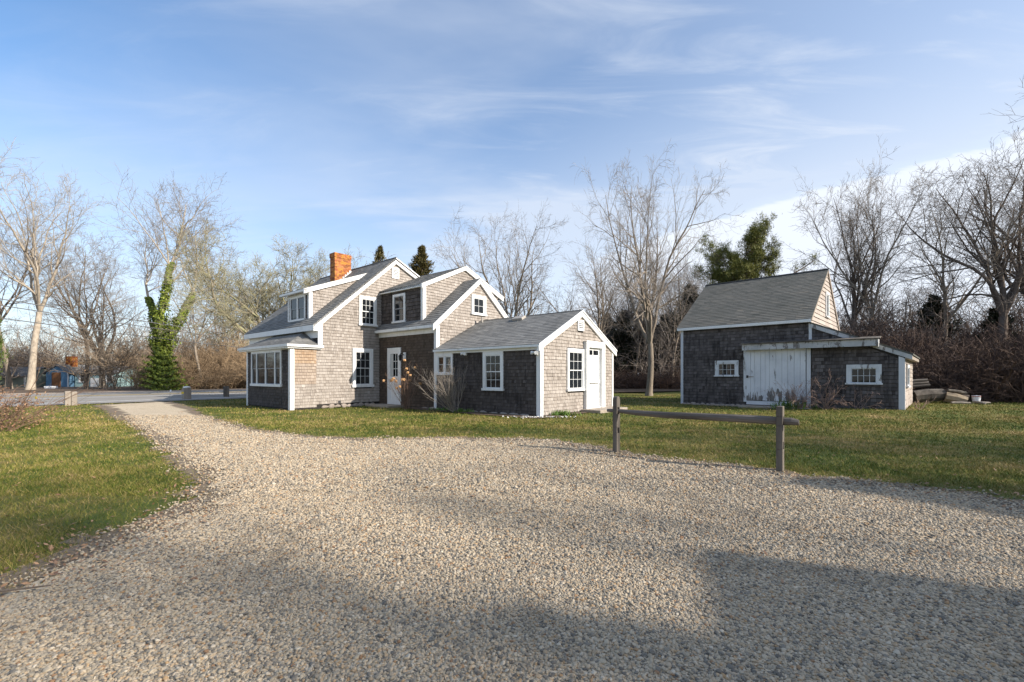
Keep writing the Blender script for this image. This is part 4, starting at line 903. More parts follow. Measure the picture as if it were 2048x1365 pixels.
for (x, y, z, dx, dy, dz, L, r_, m_, lb) in ((17.25, 17.2, .38, -.6, .1, .12, .62, .07, M['fence'], 'upper dark branch piece on the small scrap heap'), (17.3, 17.15, .24, -.8, .3, .05, .7, .09, M['bark_dark'], 'dark stick lying across the small scrap heap'), (16.4, 16.9, .04, .9, -.1, 0, .65, .045, M['postwood'], 'pale board lying flat before the logs'), (17.0, 16.7, .1, .3, -.5, -.1, .35, .045, M['postwood'], 'short pale stake propped before the bucket'), (17.25, 16.85, .05, .9, 0, 0, .55, .035, M['postwood'], 'thin pale stick lying right of the bucket')):
    log('scrap_wood', (x, y, z + gz), (dx, dy, dz), L, r_, m_, label=lb)
bk = empty('bucket', (17.42, 16.98, gz + .03), 0, 'small white bucket standing beside the scrap heap', 'bucket')
MB().tube([(0, 0, 0), (0, 0, .02), (0, 0, .27), (0, 0, .28), (0, 0, .27), (0, 0, .1)], [.10, .105, .13, .135, .12, .11], 16).build('body', wp, bk); MB().tube([(0, 0, .24), (0, 0, .26)], [.137, .137], 16).build('rim', simple('red_plastic', (.35, .06, .04), rough=.5), bk)

# ------------------------------------------------------------------ vegetation generators
def norm(a): return a / np.maximum(np.linalg.norm(a, axis=-1, keepdims=True), 1e-9)
def grow(P0, D, L, r0, r1, k, wobble, up, r, upv=(0, 0, 1)):
    n = len(P0); P = np.zeros((n, k, 3)); P[:, 0] = P0; d = norm(D); upv = np.array(upv); st = (L / (k - 1))[:, None]
    for i in range(1, k):
        d = norm(d + r.normal(0, wobble, (n, 3)) + up * upv); P[:, i] = P[:, i - 1] + d * st
    t = np.linspace(0, 1, k)[None]; R = r0[:, None] * (1 - t) + r1[:, None] * t
    return P, R
def spawn(P, R, L, n, t0, t1, ang, lf, rf, r, lmin=0, taper=.55):
    m, k = P.shape[:2]; t = (np.arange(n)[None] + r.random((m, n))) / n * (t1 - t0) + t0
    f = np.clip(t * (k - 1), 0, k - 1.001); i = f.astype(int); w_ = (f - i)[..., None]; ar = np.arange(m)[:, None]
    pos = P[ar, i] * (1 - w_) + P[ar, i + 1] * w_; tan = norm(P[ar, i + 1] - P[ar, i]); rad_ = R[ar, i] * (1 - w_[..., 0]) + R[ar, i + 1] * w_[..., 0]
    tan = tan.reshape(-1, 3); q = norm(np.cross(tan, r.normal(0, 1, tan.shape))); a = r.uniform(*ang, len(tan))[:, None]
    D = tan * np.cos(a) + q * np.sin(a); Ln = (L[:, None] * lf * (1 - taper * t) * r.uniform(.6, 1.25, t.shape)).ravel(); Ln = np.maximum(Ln, lmin)
    return pos.reshape(-1, 3), D, Ln, rad_.ravel() * rf
def tubes(P, R, m):
    n, k = P.shape[:2]; T_ = norm(np.gradient(P, axis=1)); ref = np.where(np.abs(T_[:, :1, 2:3]) > .8, np.array([1., 0, 0]), np.array([0, 0, 1.]))
    A = norm(np.cross(T_, np.broadcast_to(ref, T_.shape))); B_ = np.cross(T_, A)
    an = np.arange(m) / m * 2 * np.pi; V = P[:, :, None] + R[:, :, None, None] * (A[:, :, None] * np.cos(an)[None, None, :, None] + B_[:, :, None] * np.sin(an)[None, None, :, None])
    i = (np.arange(n)[:, None, None] * k + np.arange(k - 1)[None, :, None]) * m; q = np.arange(m)[None, None]; q2 = (q + 1) % m
    F = np.stack([i + q, i + q2, i + m + q2, i + m + q], -1).reshape(-1, 4); return V.reshape(-1, 3), F
def join(parts):
    Vs, Fs = [], []; o_ = 0
    for V, F in parts: Vs.append(V); Fs.append(F + o_); o_ += len(V)
    return np.concatenate(Vs), np.concatenate(Fs)
def bare_tree(seed, H, r0, fork, nlead, spread, lean=(0, 0), leadlen=None, n1=11, n2=7, n3=5, n4=3, n1t=.12, wobt=.05, droop=.02, thin=1.0, zigzag=.14):
    r = np.random.default_rng(seed); up = np.array([0, 0, 1.])
    D = norm(np.array([[lean[0], lean[1], 1.]])); P0 = np.zeros((1, 3)); P0[:, 2] = -.2
    Pt, Rt = grow(P0, D, np.array([fork + .2]), np.array([r0]), np.array([r0 * .72]), 9, wobt, .04, r)
    Rt[:, 0] *= 1.45; Rt[:, 1] *= 1.08
    ends = np.repeat(Pt[:, -1], nlead, 0); az = np.arange(nlead) / nlead * 2 * np.pi + r.uniform(0, 6) + r.normal(0, .3, nlead); sp = spread * r.uniform(.45, 1.15, nlead); sp[0] *= .35
    D = np.stack([np.cos(az) * np.sin(sp), np.sin(az) * np.sin(sp), np.cos(sp)], 1) + np.array([lean[0], lean[1], 0]) * .4
    LL = (leadlen or (H - fork)) * r.uniform(.78, 1.02, nlead) / np.maximum(.75, np.cos(sp * .7)); LL[0] = (H - fork)
    rl = r0 * .72 * r.uniform(.55, .8, nlead)
    P1, R1 = grow(ends, D, LL, rl, rl * .12, 16, zigzag * .75, .05, r)
    thick = [tubes(Pt, Rt, 10), tubes(P1, R1, 7)]
    p, d, l, rr = spawn(P1, R1, LL, n1, n1t, .98, (.45, 1.0), .50, .6, r, 0, .45); P2, R2 = grow(p, d, l, rr, rr * .2, 8, zigzag, .05, r)
    thick.append(tubes(P2, R2, 5))
    p, d, l, rr = spawn(P2, R2, l, n2, .15, 1, (.4, 1.0), .60, .55, r, .5, .4); rr = np.maximum(rr, .008 * thin); P3, R3 = grow(p, d, l, rr, rr * .4, 5, zigzag * 1.1, .04, r)
    fine = [tubes(P3, R3, 3)]
    p, d, l, rr = spawn(P3, R3, l, n3, .15, 1, (.4, 1.0), .62, .6, r, .35, .35); rr = np.maximum(rr, .006 * thin); P4, R4 = grow(p, d, l, rr, rr * .5, 4, zigzag * 1.2, .03, r)
    fine.append(tubes(P4, R4, 3))
    if n4:
        p, d, l, rr = spawn(P4, R4, l, n4, .2, 1, (.35, .95), .68, .65, r, .25, .3); rr = np.maximum(rr, .0048 * thin); P5, R5 = grow(p, d, l, rr, rr * .6, 3, zigzag * 1.2, .02, r); fine.append(tubes(P5, R5, 3))
    return join(thick), join(fine), (Pt, Rt, P1, R1, P2)
MESH = {}
def tree_mesh(key, barkm, twigm, **kw):
    th, fi, sk = bare_tree(**kw); MESH[key] = (mesh_np(key + '_trunk', th[0], [th[1]], M[barkm], True), mesh_np(key + '_crown', fi[0], [fi[1]], M[twigm], True), sk)
def put_tree(key, x, y, rz, s, label, name='bare_tree', group=None):
    e = empty(name, (x, y, float(zg(x, y))), rz, label, 'tree', group); e.scale = s if isinstance(s, tuple) else (s, s, s)
    link('trunk', MESH[key][0], e); link('crown', MESH[key][1], e); return e
def pix(px_, depth): return (px_ - 1024) / 905 * depth
tree_mesh('vase', 'bark_pale', 'twig_pale', seed=11, H=17.5, r0=.26, fork=6.5, nlead=5, spread=.55, n1=10, n2=6, n3=4, n4=2, thin=1.5, lean=(.05, 0))
tree_mesh('broad', 'bark', 'twig', seed=23, H=13.5, r0=.30, fork=3.2, nlead=6, spread=.75, n1=11, n2=6, n3=4, n4=2, thin=1.4)
tree_mesh('crown', 'bark', 'twig', seed=35, H=14.2, r0=.33, fork=3.4, nlead=6, spread=.62, n1=12, n2=6, n3=5, n4=2, thin=1.3)
tree_mesh('slim', 'bark', 'twig', seed=47, H=13, r0=.17, fork=5.0, nlead=4, spread=.5, n1=11, n2=6, n3=4, n4=2, thin=1.4)
tree_mesh('oak', 'bark_lichen', 'twig_lichen', seed=59, H=9.6, r0=.24, fork=2.6, nlead=7, spread=.95, n1=13, n2=8, n3=6, n4=2, zigzag=.18, thin=1.5)
tree_mesh('dark', 'bark_dark', 'twig_dark', seed=61, H=14.5, r0=.28, fork=4.5, nlead=6, spread=.5, n1=11, n2=6, n3=4, n4=2, thin=1.4)
tree_mesh('flat', 'bark_pale', 'twig', seed=76, H=15.2, r0=.36, fork=2.6, nlead=3, spread=.40, n1=15, n2=7, n3=5, n4=2, thin=1.4, n1t=.45)

put_tree('vase', pix(60, 37), 37, 0, 1.0, 'tall pale bare tree at the far left beyond the road', group='bare trees beyond the road')
put_tree('slim', pix(20, 39), 39, 1.2, (1, 1, 1.1), 'thin bare tree just left of the tall pale one', group='bare trees beyond the road')
put_tree('slim', pix(172, 44), 44, 2.2, 1.05, 'slender bare tree between the tall pale tree and the ivy tree', group='bare trees beyond the road')
put_tree('broad', pix(205, 43), 43, .5, .86, 'spreading bare tree left of the ivy covered tree', group='bare trees beyond the road')
put_tree('slim', pix(405, 41), 41, .3, .78, 'small bare tree just right of the ivy covered tree', group='bare trees beyond the road')
put_tree('broad', pix(455, 47), 47, 4.1, .82, 'low bare tree seen left of the porch roof', group='bare trees beyond the road')
put_tree('oak', pix(540, 29), 29, .9, 1.0, 'lichen covered spreading tree behind the left end of the house')
put_tree('oak', pix(655, 33), 33, 3.6, .98, 'lichen covered tree rising behind the chimney')
put_tree('crown', pix(1022, 31), 31, 3.4, (.66, .66, .82), 'rounded bare tree behind the middle roofs')
put_tree('broad', pix(1195, 38), 38, 1.1, (.7, .7, .78), 'wide bare tree behind the low front wing')
put_tree('crown', 8.02, 26.5, 4.0, (.60, .60, .90), 'large bare tree standing on the lawn beside the barn')
put_tree('broad', pix(1425, 39), 39, 5.0, (.6, .6, .78), 'bare tree behind the left end of the barn roof', group='bare trees behind the barn')
put_tree('dark', pix(1690, 29), 29, .4, (.58, .58, .86), 'dark bare tree with two stems behind the barn gable', group='bare trees behind the barn')
put_tree('slim', pix(1722, 28), 28, 2.0, (.8, .8, .97), 'slim bare tree rising over the lean-to', group='bare trees behind the barn')
put_tree('dark', pix(1990, 23.5), 23.5, 1.4, (.85, .85, .93), 'tallest dark bare tree at the right edge', group='bare trees on the right')
put_tree('slim', pix(1905, 25), 25, 4.4, .80, 'crooked thin bare tree left of the tallest right tree', group='bare trees on the right')
put_tree('dark', pix(2110, 25), 25, 3.1, .9, 'bare tree partly cut by the right edge', group='bare trees on the right')
put_tree('dark', pix(1800, 38), 38, 5.2, (.55, .55, .6), 'bare tree far behind the lean-to', group='bare trees behind the barn')
for i, (p_, d_, k_, s_, lb) in enumerate(((1245, 43, 'dark', .75, 'far bare tree in the woods just right of the low wing'), (1335, 46, 'dark', .8, 'far bare tree in the woods left of the barn'), (1265, 39, 'slim', .72, 'thin far tree in the woods right of the low wing'), (1345, 36, 'slim', .7, 'thin far tree close to the barn corner'))):
    put_tree(k_, pix(p_, d_), d_, i * 1.3, s_, lb, group='trees in the woods behind the barn')
# ivy tree
iv = put_tree('flat', pix(332, 36), 36, 2.4, (1, 1, 1.0), 'tall forked bare tree with ivy wrapped trunk', 'ivy_tree')
r = np.random.default_rng(5); Pt, Rt, P1, R1, _ = MESH['flat'][2]
C_, O_ = [], []
def ivy_on(P, R, n, t1, fat0, fat1, c0=0.):
    k = P.shape[0]; t = r.uniform(c0, t1, n); f = t * (k - 1); i = np.minimum(f.astype(int), k - 2); w_ = (f - i)[:, None]
    p = P[i] * (1 - w_) + P[i + 1] * w_; an = r.uniform(0, 6.283, n); tn = t / t1
    fat = (fat0 * (1 - tn) + fat1 * tn) * (.6 + .4 * np.sin(t * 37 + 3 * np.cos(an * 2))) * np.sqrt(r.uniform(.2, 1, n)) * (1 + .6 * (r.random(n) < .07)) + .14
    o_ = np.stack([np.cos(an), np.sin(an), np.full(n, .2)], 1); return p + o_ * fat[:, None], o_
for (P_, R_, nn, t1, f0, f1) in [(Pt[0], Rt[0], 5200, 1.0, 1.6, .85)] + [(P1[j], R1[j], 3600, tt_, .72, .10) for j, tt_ in ((0, .60), (1, .52), (2, .44))]:
    c, o_ = ivy_on(P_, R_, nn, t1, f0, f1); C_.append(c); O_.append(o_)
C_ = np.concatenate(C_); O_ = np.concatenate(O_); V, F = scatter_quads(C_, .085, r, .2, 1.0, O_)
link('ivy', mesh_np('ivy', V, [F], M['ivy'], attrs={'tint': np.clip(r.normal(.5, .25, len(F)), 0, 1)}), iv)

# conifers
def cedar_mesh(seed, H, Rm, n_br=170, per=60, mat='cedar', shape=.8, sz=.10, z0=.06):
    r = np.random.default_rng(seed); t = r.uniform(z0, 1, n_br) ** .9; prof = Rm * (1 - t) ** shape * (.72 + .28 * np.sin(t * 29 + seed)) + .03; az = r.uniform(0, 6.283, n_br); ln = prof * r.uniform(.7, 1.25, n_br)
    s = r.uniform(.2, 1, (n_br, per)) ** .7; base = np.stack([np.zeros(n_br), np.zeros(n_br), t * H], 1); d = np.stack([np.cos(az), np.sin(az), r.uniform(.15, .75, n_br)], 1)
    C = base[:, None] + d[:, None] * (ln[:, None] * s)[..., None] + r.normal(0, 1, (n_br, per, 3)) * (.05 + .10 * ln[:, None, None] * .8)
    C = C.reshape(-1, 3); dd = norm(np.repeat(d, per, 0) + r.normal(0, .55, (len(C), 3)) + np.array([0, 0, .35])); sd_ = norm(np.cross(dd, r.normal(0, 1, dd.shape)))
    L = (sz * r.uniform(.7, 1.6, len(C)))[:, None]; V = np.stack([C - sd_ * L * .35, C + sd_ * L * .35, C + dd * L * 2.0], 1).reshape(-1, 3)
    crown = mesh_np('conifer_crown', V, [np.arange(len(V)).reshape(-1, 3)], M[mat], attrs={'tint': np.clip(r.normal(.5, .25, len(C)) + (np.repeat(s.ravel(), 1) - .6) * .4, 0, 1)})
    tr = MB().tube([(0, 0, -.2), (0, 0, H * .5), (0, 0, H * .97)], [Rm * .09 + .05, Rm * .05 + .03, .012], 7); me = bpy.data.meshes.new('conifer_trunk'); me.from_pydata([tuple(v) for v in tr.v], [], tr.f); me.materials.append(M['bark_dark'])
    P0 = np.stack([np.zeros(n_br), np.zeros(n_br), t * H], 1); Pb, Rb = grow(P0, d, ln * .9, np.full(n_br, .02), np.full(n_br, .006), 3, .05, .03, r); V, F = tubes(Pb, Rb, 3)
    return me, crown, mesh_np('conifer_branches', V, [F], M['bark_dark'])
CED = {}
CED['a'] = cedar_mesh(1, 9.9, 2.6, 330, 46, 'cedar', .95, .075); CED['b'] = cedar_mesh(2, 9.9, 3.8, 380, 46, 'cedar', .95, .08); CED['dark'] = cedar_mesh(3, 6.5, 2.2, 200, 60, 'cedar_dark', .75, .13); CED['spruce'] = cedar_mesh(4, 9, 2.8, 240, 60, 'spruce', .8, .14, .02)
def put_cedar(k, x, y, rz, s, label, name='cedar_tree', group=None):
    e = empty(name, (x, y, float(zg(x, y))), rz, label, 'tree', group); e.scale = s if isinstance(s, tuple) else (s,) * 3
    link('trunk', CED[k][0], e); link('crown', CED[k][1], e); link('branches', CED[k][2], e); return e
put_cedar('a', pix(760, 31), 31, 0, 1.0, 'left of the two pointed cedars rising behind the main roof')
put_cedar('b', pix(843, 30), 30, 1, .98, 'right of the two pointed cedars rising behind the main roof')
put_cedar('dark', pix(1868, 27), 27, 0, (.85, .85, .87), 'dark cedar in the thicket right of the lean-to')
put_cedar('dark', pix(1995, 25), 25, 2, (.8, .8, .72), 'dark cedar below the tallest right tree')
put_cedar('dark', pix(1380, 40), 40, 1, (1.4, 1.4, 1.35), 'dark cedar in the woods hidden partly by the barn corner', group='dark cedars in the woods')
for i, (p_, d_, s_, lb) in enumerate(((1248, 41, 1.05, 'dark cedar just right of the low front wing'), (1285, 44, 1.15, 'dark cedar behind the large lawn tree'), (1330, 42, 1.0, 'dark cedar between the lawn tree and the barn'), (1215, 46, 1.1, 'dark cedar behind the gable of the low wing'))):
    put_cedar('dark', pix(p_, d_), d_, i, s_, lb, group='dark cedars in the woods')
put_cedar('spruce', pix(320, 39), 39, 0, (.62, .62, .32), 'bushy green evergreen behind the ivy covered tree', 'evergreen_tree')
put_cedar('spruce', pix(-32, 34), 34, 1, (.5, .5, .98), 'green evergreen cut by the left edge', 'evergreen_tree')
# pine
r = np.random.default_rng(77)
P0 = np.array([[0, 0, -.2]]); Pt, Rt = grow(P0, np.array([[.03, 0, 1.]]), np.array([11.0]), np.array([.22]), np.array([.07]), 14, .05, .06, r)
p, d, l, rr = spawn(Pt, Rt, np.array([10.4]), 30, .68, 1.0, (.85, 1.35), .33, .5, r, .8, .12)
P1, R1 = grow(p, d, l, rr, rr * .3, 7, .12, .10, r)
p, d, l2, rr2 = spawn(P1, R1, l, 20, .3, 1, (.4, 1.05), .42, .55, r, .3); P2, R2 = grow(p, d, l2, rr2, rr2 * .4, 4, .12, .08, r)
# one long bare limb reaching right
Pl, Rl = grow(np.array([[.2, 0, 8.6]]), np.array([[1., -.1, .22]]), np.array([4.6]), np.array([.10]), np.array([.03]), 9, .10, .02, r); pl2, dl, ll, rl = spawn(Pl, Rl, np.array([4.6]), 9, .5, 1, (.5, 1.0), .2, .5, r, .4); P3, R3 = grow(pl2, dl, ll, rl, rl * .4, 4, .1, .06, r)
V, F = join([tubes(Pt, Rt, 8), tubes(P1, R1, 5), tubes(P2, R2, 3), tubes(Pl, Rl, 5), tubes(P3, R3, 3)])
pine = empty('pine_tree', (pix(1532, 36), 36, 0), .2, 'umbrella shaped green pine behind the barn roof', 'tree')
link('trunk', mesh_np('pine_trunk', V, [F], M['bark_dark'], True), pine)
tips = np.concatenate([P2[:, 2], P2[:, 3], P2[:, 3], P1[:, -1], P3[:, -1], P3[:, 2]]); nt_ = len(tips); per = 26
dd = norm(r.normal(0, 1, (nt_, per, 3)) + np.array([0, 0, .7])); C = (tips[:, None] + r.normal(0, .13, (nt_, per, 3))).reshape(-1, 3); dd = dd.reshape(-1, 3); sdv_ = norm(np.cross(dd, r.normal(0, 1, dd.shape)))
L = r.uniform(.16, .32, len(C))[:, None]; V = np.stack([C - sdv_ * .017, C + sdv_ * .017, C + dd * L], 1).reshape(-1, 3)
link('crown', mesh_np('pine_crown', V, [np.arange(len(V)).reshape(-1, 3)], M['pine'], attrs={'tint': np.clip(r.normal(.45, .25, len(C)) + dd[:, 2] * .25, 0, 1)}), pine)

# thickets
def thicket_mesh(name, seed, lx, ly, n, hgt, mat, n2=7, n3=4, thin=.008, arch=.0, side=.35):
    r = np.random.default_rng(seed); P0 = np.stack([r.uniform(-lx / 2, lx / 2, n), r.uniform(-ly / 2, ly / 2, n), np.full(n, -.05)], 1)
    D = norm(r.normal(0, side, (n, 3)) * np.array([1, 1, 0]) + np.array([0, 0, 1.])); L = hgt * r.uniform(.45, 1.1, n) * (1 + .25 * np.sin(P0[:, 0] * .9 + seed)); r0 = thin * r.uniform(1.2, 2.6, n)
    P, R = grow(P0, D, L, r0, r0 * .4, 8, .16, -arch, r); parts = [tubes(P, R, 3)]
    p, d, l, rr = spawn(P, R, L, n2, .15, 1, (.4, 1.1), .42, .7, r, .2); rr = np.maximum(rr, thin * .7); P2, R2 = grow(p, d, l, rr, rr * .5, 4, .22, -arch * .5, r); parts.append(tubes(P2, R2, 3))
    if n3:
        p, d, l, rr = spawn(P2, R2, l, n3, .2, 1, (.4, 1.1), .5, .8, r, .12); rr = np.maximum(rr, thin * .6); P3, R3 = grow(p, d, l, rr, rr * .6, 3, .25, 0, r); parts.append(tubes(P3, R3, 3))
    V, F = join(parts); return mesh_np(name, V, [F], M[mat])
th_a = thicket_mesh('thicket_tan', 3, 7, 3.2, 300, 3.2, 'brush', 7, 4, .013, .10); th_b = thicket_mesh('thicket_dark', 4, 7, 3.0, 300, 3.0, 'brush_dark', 7, 4, .013, .10)
th_c = thicket_mesh('saplings', 6, 10, 4, 80, 7.0, 'brush_mid', 11, 6, .018, 0, .18); th_d = thicket_mesh('saplings_dark', 8, 10, 4, 70, 7.0, 'twig_dark', 11, 6, .018, 0, .16)
th_v = thicket_mesh('vine_tangle', 9, 3.6, 2.4, 170, 3.4, 'vine', 8, 4, .014, .03, .9)
def put_stuff(me, name, x, y, rz, s, label, cat='thicket'):
    o = link(name, me, None, (x, y, 0)); o.rotation_euler.z = rz; o.scale = s; tag(o, label, cat, kind='stuff'); return o
# beyond the road
for i in range(3, 15):
    q_ = house_xy(-13 + i * 5.4, 37.6 + (i % 2) * .9); tall = .62 if i < 4 else (1.0 + .25 * math.sin(i * 1.7))
    put_stuff(th_a, 'brush_thicket', q_[0], q_[1], TH + (math.pi if i % 2 else 0), (1, 1, tall), 'tangled tan brush along the far side of the road')
for i in range(16):
    q_ = house_xy(-22 + i * 7.5, 45 + (i % 3) * 3.5)
    if 1024 + 905 * q_[0] / q_[1] < 250 and q_[1] < 47: continue
    put_stuff(th_c, 'sapling_thicket', q_[0], q_[1], TH + (math.pi if i % 2 else 0), (1, 1, .85 + .2 * math.sin(i * 2.1)), 'bare saplings massed beyond the road', 'woods')
for i in range(14):
    q_ = house_xy(-30 + i * 8.5, 62 + (i % 2) * 5); put_stuff(th_d, 'sapling_thicket', q_[0], q_[1], TH + i, (1.3, 1.3, 1.0), 'darker distant woods beyond the road', 'woods')
for i in range(14):
    q_ = house_xy(-9 + i * 5.6, 41.5 + (i % 2) * 1.2)
    if 1024 + 905 * q_[0] / q_[1] < 235: continue
    put_stuff(th_a, 'brush_thicket', q_[0], q_[1], TH + (0 if i % 2 else math.pi), (1.1, 1, 1.55 + .3 * math.sin(i * 2.3)), 'taller tan brush behind the roadside thicket')
for i in range(9):
    put_stuff(th_a, 'brush_thicket', -66 + i * 5.6, 53 + (i % 2) * 2, i * 2.9, (1.3, 1.2, 1.5 + .3 * math.sin(i * 1.9)), 'tan brush behind the small buildings beyond the road')
# woods behind the barn and on the right
for i in range(9):
    put_stuff(th_d, 'sapling_thicket', -2 + i * 4.6, 41 + (i % 3) * 3, i * .7, (1.05, 1.3, 1.0), 'dark bare saplings massed behind the barn', 'woods')
for i in range(8):
    put_stuff(th_b, 'brush_thicket', 1 + i * 3.6, 37.5 - (i % 2), i * 2.9, (1, 1, .7), 'low dark brush at the foot of the woods behind the barn')
for i, (x, y, s_, rz) in enumerate(((18.6, 20.6, 1.0, .5), (20.6, 18.6, 1.05, .4), (23.5, 17.6, 1.15, .2), (26.5, 17.0, 1.2, 0), (21.5, 22, 1.25, .4), (24.5, 20.8, 1.4, .2), (28, 20, 1.5, 0), (19.5, 25.0, 1.1, .6), (23.5, 25.5, 1.4, .3), (28, 24.5, 1.55, .1), (31, 19, 1.4, 0), (32, 24, 1.6, .4))):
    put_stuff(th_b, 'brush_thicket', x, y, -rz - .3 + (math.pi if i % 2 else 0), (1, 1, s_), 'dense dark brown brush right of the lean-to')
for i, (x, y) in enumerate(((24, 29), (31, 29), (38, 30), (27, 35), (36, 36), (44, 34))):
    put_stuff(th_d, 'sapling_thicket', x, y, i, (1, 1, .95), 'dark bare saplings massed at the right', 'woods')
for i, (p_, d_, z_, s_) in enumerate(((1690, 27.6, 2.0, 1.0), (1725, 27.3, 1.2, 1.0), (1770, 28.0, .2, .95), (1655, 29.5, 1.2, 1.0))):
    o = put_stuff(th_v, 'vine_tangle', pix(p_, d_), d_, i * 1.1, (1, 1, s_), 'brown vine tangle hanging in the trees behind the lean-to', 'vines'); o.location.z = z_

# shrubs near the house and barn
def stems(seed, n, L, side, r0, n2, n3, up=.0, lean=(0, 0), wobble=.1, lf=.5, ang=(.25, .6)):
    r = np.random.default_rng(seed); P0 = np.concatenate([r.normal(0, .06, (n, 2)), np.full((n, 1), -.03)], 1); az = r.uniform(0, 6.283, n); sp = side * np.sqrt(r.uniform(0.05, 1, n))
    D = np.stack([np.cos(az) * np.sin(sp) + lean[0], np.sin(az) * np.sin(sp) + lean[1], np.cos(sp)], 1); Ls = L * r.uniform(.6, 1.1, n); rr = r0 * r.uniform(.6, 1.2, n)
    P, R = grow(P0, D, Ls, rr, rr * .35, 8, wobble, up, r); parts = [tubes(P, R, 5)]; ends = [P[:, -1]]
    if n2:
        p, d, l, r2 = spawn(P, R, Ls, n2, .3, 1, ang, lf, .6, r, .12); P2, R2 = grow(p, d, l, np.maximum(r2, .003), np.maximum(r2 * .5, .002), 5, wobble * 1.2, up, r); parts.append(tubes(P2, R2, 3)); ends.append(P2[:, -1])
    if n3:
        p, d, l, r3 = spawn(P2, R2, l, n3, .2, 1, ang, .55, .7, r, .08); P3, R3 = grow(p, d, l, np.maximum(r3, .0025), np.full(len(p), .0018), 4, wobble * 1.3, up, r); parts.append(tubes(P3, R3, 3)); ends.append(P3[:, -1])
    V, F = join(parts); return V, F, ends
def shrub(name, x, y, mat, label, cat='shrub', **kw):
    e = empty(name, (x, y, float(zg(x, y))), 0, label, cat); V, F, ends = stems(**kw); link('stems', mesh_np('stems', V, [F], M[mat], True), e); return e, ends
q_ = house_xy(-.72, 5.3); hy_, ends = shrub('hydrangea_bush', q_[0], q_[1], 'redtwig', 'hydrangea bush with dried tan flower heads by the side door', seed=3, n=30, L=1.5, side=.62, r0=.008, n2=4, n3=2, up=.03, lean=(-.16, 0))
zs = [np.asarray(e_) for e_ in ends]; tops = np.concatenate(zs[:2]); tops = tops[tops[:, 2] > .72]; tops = tops[np.argsort(tops[:, 0])][::max(1, len(tops) // 17)]
r = np.random.default_rng(14)
for i in range(min(17, len(tops))):
    c = tops[i % len(tops)]
    bl = rock('flower_head', Vector(c), (.052, .052, .045), M['bloom'], hy_, 200 + i, 3)
    co = np.empty(len(bl.data.vertices) * 3, np.float32); bl.data.vertices.foreach_get('co', co); co = co.reshape(-1, 3) * (1 + r.normal(0, .16, (len(co) // 3, 1))); bl.data.vertices.foreach_set('co', co.astype(np.float32).ravel())
    at = bl.data.attributes.new('tint', 'FLOAT', 'FACE'); at.data.foreach_set('value', np.clip(r.normal(.5, .3, len(bl.data.polygons)), 0, 1).astype(np.float32))
q_ = house_xy(-.5, 3.0); shrub('bare_bush', q_[0], q_[1], 'twig', 'bare vase shaped bush spreading left below the small ell window', seed=21, n=26, L=1.5, side=.8, r0=.013, n2=7, n3=4, up=.10, lean=(-.5, -.1), wobble=.12, lf=.6, ang=(.15, .5))
c = barn_xy(-.45, -4.35); shrub('bramble_bush', c[0], c[1], 'rose', 'thorny bare bramble in front of the barn door edge', seed=31, n=26, L=1.15, side=1.0, r0=.009, n2=6, n3=3, up=-.05, wobble=.2)
c = barn_xy(-.5, -5.1); shrub('bramble_bush', c[0], c[1], 'rose', 'reddish bare bramble against the lean-to wall', seed=33, n=18, L=1.25, side=.8, r0=.009, n2=5, n3=3, up=-.03, wobble=.2)
c = barn_xy(-.4, -5.95); shrub('bramble_bush', c[0], c[1], 'rose', 'sparse small bramble below the lean-to window', seed=35, n=9, L=.9, side=.9, r0=.006, n2=4, n3=2, up=-.04, wobble=.2)
c = barn_xy(.5, -7.35); shrub('weed_stems', c[0], c[1], 'rose', 'dry weeds at the corner of the lean-to', 'weeds', seed=36, n=14, L=.5, side=.8, r0=.005, n2=3, n3=0, wobble=.2)
eb, ends = shrub('leafy_bush', -11.6, 9.9, 'redtwig', 'brown leaved bush with long arching twigs at the left edge', seed=41, n=44, L=1.25, side=1.15, r0=.009, n2=7, n3=4, up=-.02, wobble=.12)
r = np.random.default_rng(42); pts = np.concatenate(ends[1:]); pts = pts[r.random(len(pts)) < .9]; pts = np.concatenate([pts, np.stack([r.normal(0, .6, 1400), r.normal(0, .6, 1400), np.abs(r.normal(0, .30, 1400))], 1)]); V, F = scatter_quads(pts, .02, r, .1, 1.2)
link('leaves', mesh_np('leaves', V, [F], M['deadleaf'], attrs={'tint': r.random(len(F))}), eb)
b_, _ = shrub('arching_twigs', -10.9, 9.7, 'redtwig', 'few long arching twigs reaching right from the left bush', 'shrub', seed=44, n=9, L=1.7, side=.7, r0=.008, n2=3, n3=0, up=-.02, lean=(.9, .2), wobble=.06)
def sprouts(x, y, n, spread, h, seed, name, label, cat, wdt=.010, mat='sprout'):
    r = np.random.default_rng(seed); e = empty(name, (x, y, float(zg(x, y))), 0, label, cat); px_ = r.normal(0, spread[0], n); py_ = r.normal(0, spread[1], n); P0 = np.stack([px_, py_, np.zeros(n)], 1)
    D = norm(np.stack([r.normal(0, .45, n), r.normal(0, .45, n), np.ones(n)], 1)); L = h * r.uniform(.6, 1.2, n); sd_ = norm(np.cross(D, r.normal(0, 1, D.shape))) * wdt
    M1 = P0 + D * L[:, None] * .6; T1 = M1 + norm(D + r.normal(0, .4, D.shape)) * L[:, None] * .5
    V = np.stack([P0 - sd_, P0 + sd_, M1 + sd_, M1 - sd_, T1], 1).reshape(-1, 3); i = np.arange(n)[:, None] * 5
    me = mesh_np('blades', V, [i + np.array([0, 1, 2, 3]), i + np.array([3, 2, 4])], M[mat], attrs={'tint': np.tile(r.random(n), 2)}); link('blades', me, e); return e
c = house_xy(.75, -.25); sprouts(c[0], c[1], 260, (.22, .12), .17, 1, 'bulb_sprouts', 'green bulb shoots at the base of the front gable wall', 'plant')
